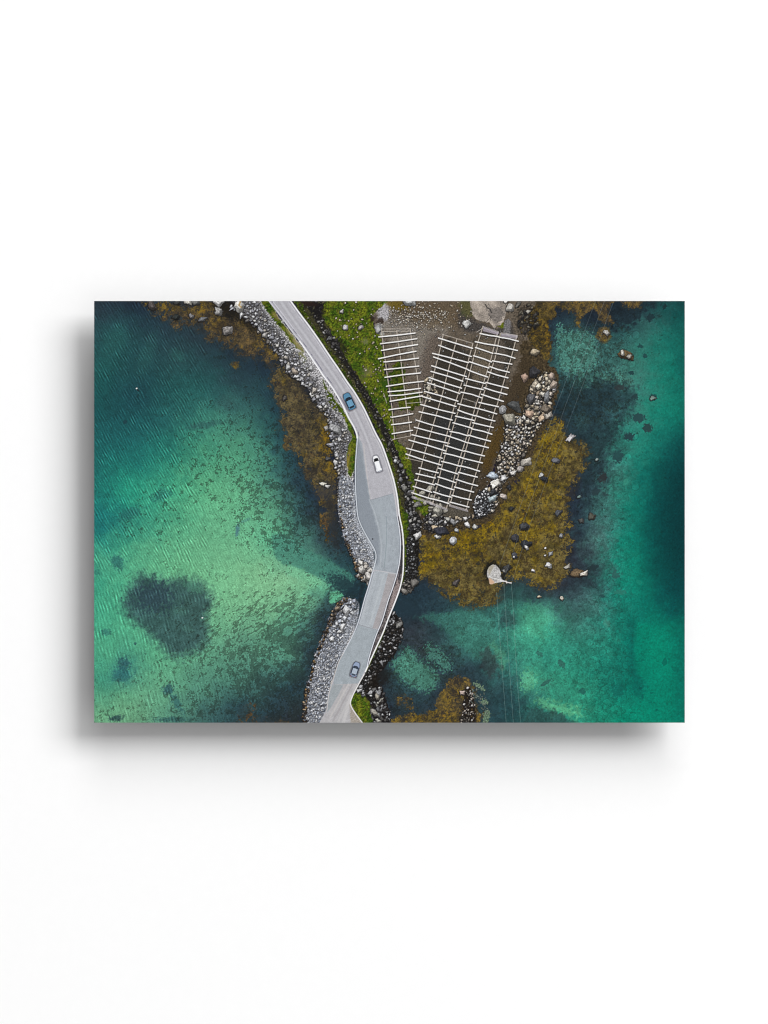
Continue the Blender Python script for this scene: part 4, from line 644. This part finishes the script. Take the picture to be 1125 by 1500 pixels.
rack('middle bay of the large drying rack', [[M(475, 295), M(410, 500), M(330, 800), M(240, 1105), F_(1110, 340), F_(1020, 680), F_(940, 1000)], [M(625, 360), M(560, 620), M(480, 880), M(400, 1110), K(390, 20), K(300, 330), K(200, 650), K(100, 1040)]],
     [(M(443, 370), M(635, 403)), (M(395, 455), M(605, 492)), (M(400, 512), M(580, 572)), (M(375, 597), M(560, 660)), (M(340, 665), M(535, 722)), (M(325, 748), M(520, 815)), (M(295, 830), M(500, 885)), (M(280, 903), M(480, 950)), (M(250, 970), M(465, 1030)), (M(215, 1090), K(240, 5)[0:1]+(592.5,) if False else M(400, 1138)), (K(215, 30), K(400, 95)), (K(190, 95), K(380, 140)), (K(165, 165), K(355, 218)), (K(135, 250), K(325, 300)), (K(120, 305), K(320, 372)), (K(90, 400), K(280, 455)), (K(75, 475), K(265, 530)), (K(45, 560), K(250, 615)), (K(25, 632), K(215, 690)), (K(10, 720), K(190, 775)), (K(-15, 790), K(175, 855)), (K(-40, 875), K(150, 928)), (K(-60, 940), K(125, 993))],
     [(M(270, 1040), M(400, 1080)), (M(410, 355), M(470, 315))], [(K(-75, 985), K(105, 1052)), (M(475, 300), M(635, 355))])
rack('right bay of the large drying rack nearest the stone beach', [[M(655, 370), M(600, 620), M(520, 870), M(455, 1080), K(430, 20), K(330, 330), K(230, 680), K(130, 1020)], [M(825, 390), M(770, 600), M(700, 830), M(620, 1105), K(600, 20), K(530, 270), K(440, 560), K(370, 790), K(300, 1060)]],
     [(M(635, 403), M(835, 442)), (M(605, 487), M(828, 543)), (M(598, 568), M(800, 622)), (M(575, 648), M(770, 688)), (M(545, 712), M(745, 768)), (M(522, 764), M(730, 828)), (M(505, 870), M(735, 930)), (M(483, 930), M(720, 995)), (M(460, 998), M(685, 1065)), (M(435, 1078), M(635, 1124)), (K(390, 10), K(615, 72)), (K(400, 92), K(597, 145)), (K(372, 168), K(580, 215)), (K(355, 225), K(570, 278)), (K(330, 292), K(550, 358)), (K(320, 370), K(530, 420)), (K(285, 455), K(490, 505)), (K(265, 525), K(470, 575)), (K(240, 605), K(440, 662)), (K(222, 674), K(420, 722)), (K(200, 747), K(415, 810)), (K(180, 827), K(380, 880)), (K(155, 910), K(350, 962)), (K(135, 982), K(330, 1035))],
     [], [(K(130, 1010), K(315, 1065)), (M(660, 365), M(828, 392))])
fill([M(480, 310), M(635, 360), M(625, 380), M(472, 345)], (150, 140, 154), .7, 0, None, .6, sm=False); fill([M(665, 375), M(820, 392), M(815, 425), M(655, 400)], (150, 142, 156), .7, 0, None, .55, sm=False)
for k in range(4): stroke([M(480, 312+9*k), M(630, 362+7*k)], .55, (206, 198, 204), .6); stroke([M(665, 374+8*k), M(820, 390+10*k)], .55, (206, 200, 206), .6)

# ------------------------------------------------------------------ power lines, mast, buoys
PL = [([(872.5, 441), (815.5, 594), (787, 672), (752, 770), (731, 831)], [(727.5, 868), (730, 906), (735, 974), (741.6, 1060)], 'left power line crossing the shoal and the bay'),
      ([(885.5, 441), (828, 595), (808, 652), (762, 777), (738, 850)], [(738, 853), (741.2, 906), (746, 977), (752, 1060)], 'middle power line crossing the shoal and the bay'),
      ([(899, 441), (842, 595), (830, 627), (803, 697), (776, 770), (749.5, 853)], [(749, 853), (752.5, 906), (757, 988), (762.6, 1060)], 'right power line crossing the shoal and the bay')]
for up, dn, lb in PL:
    idl = part('power_line', lb)
    stroke(up, .8, (128, 140, 146), .36, .5, idl, (.55+.6*N9)); stroke(dn, .8, (150, 176, 170), .34, .5, idl, (.7+.4*N9))
MAST = part('power_pole', 'slim pale power line pole seen from above')
stroke([(736, 850.5), (741, 852), (744, 853.2), (749, 854)], 1.5, (216, 208, 204), .95, .6, MAST); stroke([(741, 851), (742.5, 854)], 1.2, (226, 220, 220), .9, .6, MAST); stroke([(733, 851), (738, 851.5)], 2., (214, 214, 216), .8, .8, MAST)
BUOY = part('buoy', 'tiny white buoy on the dark upper left water'); stroke([(199.8, 569.), (200.4, 569)], 1.9, (236, 226, 214), 1, .6, BUOY); blob(202, 571.5, 1.3, 1.1, 0, (44, 34, 40), .7, 0, 2)
BUOY = part('buoy', 'tiny white buoy over the dark weed patch'); stroke([(296.2, 905), (296.7, 905)], 1.9, (226, 255, 240), 1, .6, BUOY)

# ------------------------------------------------------------------ ink to linear -----
def soft3(a):
    for ax in (0, 1):
        p = np.pad(a, [(2, 2) if k == ax else (0, 0) for k in range(3)], mode='edge')
        a = sum(c*np.take(p, range(i, i+a.shape[ax]), axis=ax) for i, c in enumerate((.1, .24, .32, .24, .1)))
    return a
img = np.clip(img, 0, 1); img += .7*(img-soft3(img))
img *= (1+.012*GR)[..., None]
img = np.clip(img, 0.004, .985)
lin = np.where(img <= .04045, img/12.92, ((img+.055)/1.055)**2.4)
INK = 0.88
lin = (lin*INK).astype(F)

# =====================================================================================
#  the scene
# =====================================================================================
scene = bpy.context.scene
col = scene.collection
world = bpy.data.worlds.new('World'); scene.world = world; world.use_nodes = True
bg = world.node_tree.nodes['Background']; bg.inputs[0].default_value = (1, 1, 1, 1); bg.inputs[1].default_value = 0.236

def principled(name, rough, spec):
    m = bpy.data.materials.new(name); m.use_nodes = True
    b = m.node_tree.nodes['Principled BSDF']; b.inputs['Roughness'].default_value = rough; b.inputs['Specular IOR Level'].default_value = spec
    return m, m.node_tree, b
# printed ink: the pigment of each point of the sheet, a little paper grain
ink, nt, b = principled('printed_ink', .6, .06)
att = nt.nodes.new('ShaderNodeVertexColor'); att.layer_name = 'pigment'
tc = nt.nodes.new('ShaderNodeTexCoord'); no = nt.nodes.new('ShaderNodeTexNoise'); no.inputs['Scale'].default_value = 900; no.inputs['Detail'].default_value = 2
mr = nt.nodes.new('ShaderNodeMapRange'); mr.inputs[3].default_value = .97; mr.inputs[4].default_value = 1.03
mx = nt.nodes.new('ShaderNodeVectorMath'); mx.operation = 'SCALE'
nt.links.new(tc.outputs['Object'], no.inputs['Vector']); nt.links.new(no.outputs['Fac'], mr.inputs[0])
nt.links.new(att.outputs['Color'], mx.inputs[0]); nt.links.new(mr.outputs[0], mx.inputs['Scale']); nt.links.new(mx.outputs[0], b.inputs['Base Color'])
def noisy(name, base, rough, amp, scale, bump=0.):
    m, nt, b = principled(name, rough, .2)
    tc = nt.nodes.new('ShaderNodeTexCoord'); no = nt.nodes.new('ShaderNodeTexNoise'); no.inputs['Scale'].default_value = scale; no.inputs['Detail'].default_value = 4
    rp = nt.nodes.new('ShaderNodeValToRGB'); rp.color_ramp.elements[0].color = tuple(c*(1-amp) for c in base)+(1,); rp.color_ramp.elements[1].color = tuple(min(1, c*(1+amp)) for c in base)+(1,)
    nt.links.new(tc.outputs['Object'], no.inputs['Vector']); nt.links.new(no.outputs['Fac'], rp.inputs[0]); nt.links.new(rp.outputs[0], b.inputs['Base Color'])
    if bump:
        bp = nt.nodes.new('ShaderNodeBump'); bp.inputs['Strength'].default_value = bump; bp.inputs['Distance'].default_value = .001
        nt.links.new(no.outputs['Fac'], bp.inputs['Height']); nt.links.new(bp.outputs[0], b.inputs['Normal'])
    return m
wallm = noisy('white_wall_paint', (.9, .9, .9), .8, .01, 60)
panelm = noisy('print_panel', (.22, .22, .22), .5, .05, 30)
framem = noisy('aluminium_batten', (.4, .4, .41), .4, .05, 40)

def link(o, parent=None):
    col.objects.link(o)
    if parent is not None: o.parent = parent
    return o
def boxes(name, bs, mat, parent, bevel=0.):
    v, f = [], []
    for (x0, y0, z0, x1, y1, z1) in bs:
        n = len(v); v += [(x0, y0, z0), (x1, y0, z0), (x1, y1, z0), (x0, y1, z0), (x0, y0, z1), (x1, y0, z1), (x1, y1, z1), (x0, y1, z1)]
        f += [tuple(n+i for i in q) for q in ((0, 3, 2, 1), (4, 5, 6, 7), (0, 1, 5, 4), (1, 2, 6, 5), (2, 3, 7, 6), (3, 0, 4, 7))]
    me = bpy.data.meshes.new(name); me.from_pydata(v, [], f); me.materials.append(mat)
    o = link(bpy.data.objects.new(name, me), parent)
    if bevel:
        md = o.modifiers.new('bevel', 'BEVEL'); md.width = bevel; md.segments = 2
    return o
# the wall: one thick plain sheet, its face at y = 0
wall = boxes('wall', [(-4, 0, -4, 4, .1, 4)], wallm, None); wall['kind'] = 'structure'
STAND = .060
root = bpy.data.objects.new('wall_print', None); link(root)
cx_ = (PX0+PX1)/2; root.location = ((cx_-562.5)/1000, -STAND, (750-PY1)/1000)
root['label'] = 'wide unframed print of an aerial coast road photo floating off the white wall'; root['category'] = 'print'
hw = (PX1-PX0)/2000; hh = (PY1-PY0)/1000
boxes('panel', [(-hw, .0006, 0, hw, .004, hh)], panelm, root, .0004)
fr = [(-hw+.2, .004, .16, -hw+.24, STAND, hh-.16), (hw-.24, .004, .16, hw-.2, STAND, hh-.16)]
for b_ in fr: boxes('batten', [b_], framem, root)
# the sheet, cut along the outlines of what it shows
LX = ((X-cx_)/1000).ravel(); LZ = ((PY1-Y)/1000).ravel()
idx = np.arange(H*W, dtype=np.int32).reshape(H, W)
quad = np.stack([idx[1:, :-1], idx[1:, 1:], idx[:-1, 1:], idx[:-1, :-1]], -1).reshape(-1, 4)
cl = lab[:-1, :-1].ravel()
rgba = np.concatenate([lin.reshape(-1, 3), np.ones((H*W, 1), F)], 1)
order = np.argsort(cl, kind='stable'); sc_ = cl[order]
starts = np.searchsorted(sc_, np.arange(len(PARTS))); ends = np.searchsorted(sc_, np.arange(len(PARTS)), side='right')
objs = {}
def sheet(name, q):
    u, inv = np.unique(q.ravel(), return_inverse=True)
    me = bpy.data.meshes.new(name)
    me.vertices.add(len(u)); co = np.zeros((len(u), 3), F); co[:, 0] = LX[u]; co[:, 2] = LZ[u]; me.vertices.foreach_set('co', co.ravel())
    n = len(q); me.loops.add(n*4); me.loops.foreach_set('vertex_index', inv.astype(np.int32).ravel())
    me.polygons.add(n); me.polygons.foreach_set('loop_start', np.arange(0, n*4, 4, dtype=np.int32))
    try: me.polygons.foreach_set('loop_total', np.full(n, 4, np.int32))
    except Exception: pass
    me.update(calc_edges=True)
    a = me.color_attributes.new('pigment', 'FLOAT_COLOR', 'POINT'); a.data.foreach_set('color', rgba[u].ravel())
    me.materials.append(ink)
    return bpy.data.objects.new(name, me)
for i, (nm, par, lb, stuff) in enumerate(PARTS):
    if ends[i]-starts[i] < 2: continue
    o = sheet(nm, quad[order[starts[i]:ends[i]]]); objs[i] = o
    link(o, objs.get(par, root) if par is not None else root)
    if lb: o['label'] = lb
    if stuff: o['kind'] = 'stuff'
print('parts', len(objs))

# ------------------------------------------------------------------ light -------------
# three soft boxes up to the right
def softbox(name, w, tx, tz, sx, sz, dist=30.):
    # energy so that the bare wall (albedo .9) takes the share w of full white from it
    u = (np.arange(24)+.5)/24-.5; a, b = np.meshgrid(tx+u*sx, tz+u*sz); mc = (1/(1+a*a+b*b)**2).mean()
    L = bpy.data.lights.new(name, 'AREA'); L.shape = 'RECTANGLE'; L.size = sx*dist; L.size_y = sz*dist
    L.energy = float(math.pi**2*w*dist**2/(.9*mc))
    o = bpy.data.objects.new(name, L); col.objects.link(o); o.location = (tx*dist, -dist, tz*dist); o.rotation_euler = (math.radians(90), 0, 0)
    return o
softbox('key_softbox', .492, .97, .6655, 1.218, .72)
softbox('broad_softbox', .215, .9, .62, 1.75, 3.0)
softbox('side_softbox', .14, .2, 1.95, .95, 1.75)

cam = bpy.data.cameras.new('camera'); co_ = bpy.data.objects.new('camera', cam); col.objects.link(co_)
DIST = 10.0
co_.location = (0, -STAND-DIST, 0); co_.rotation_euler = (math.radians(90), 0, 0)
cam.sensor_fit = 'VERTICAL'; cam.sensor_height = 36; cam.lens = 36*DIST/1.5; cam.clip_end = 100
scene.camera = co_
scene.cycles.filter_width = 1.1
scene.view_settings.view_transform = 'Standard'; scene.view_settings.look = 'None'; scene.view_settings.exposure = 0; scene.view_settings.gamma = 1
scene.view_settings.use_curve_mapping = False
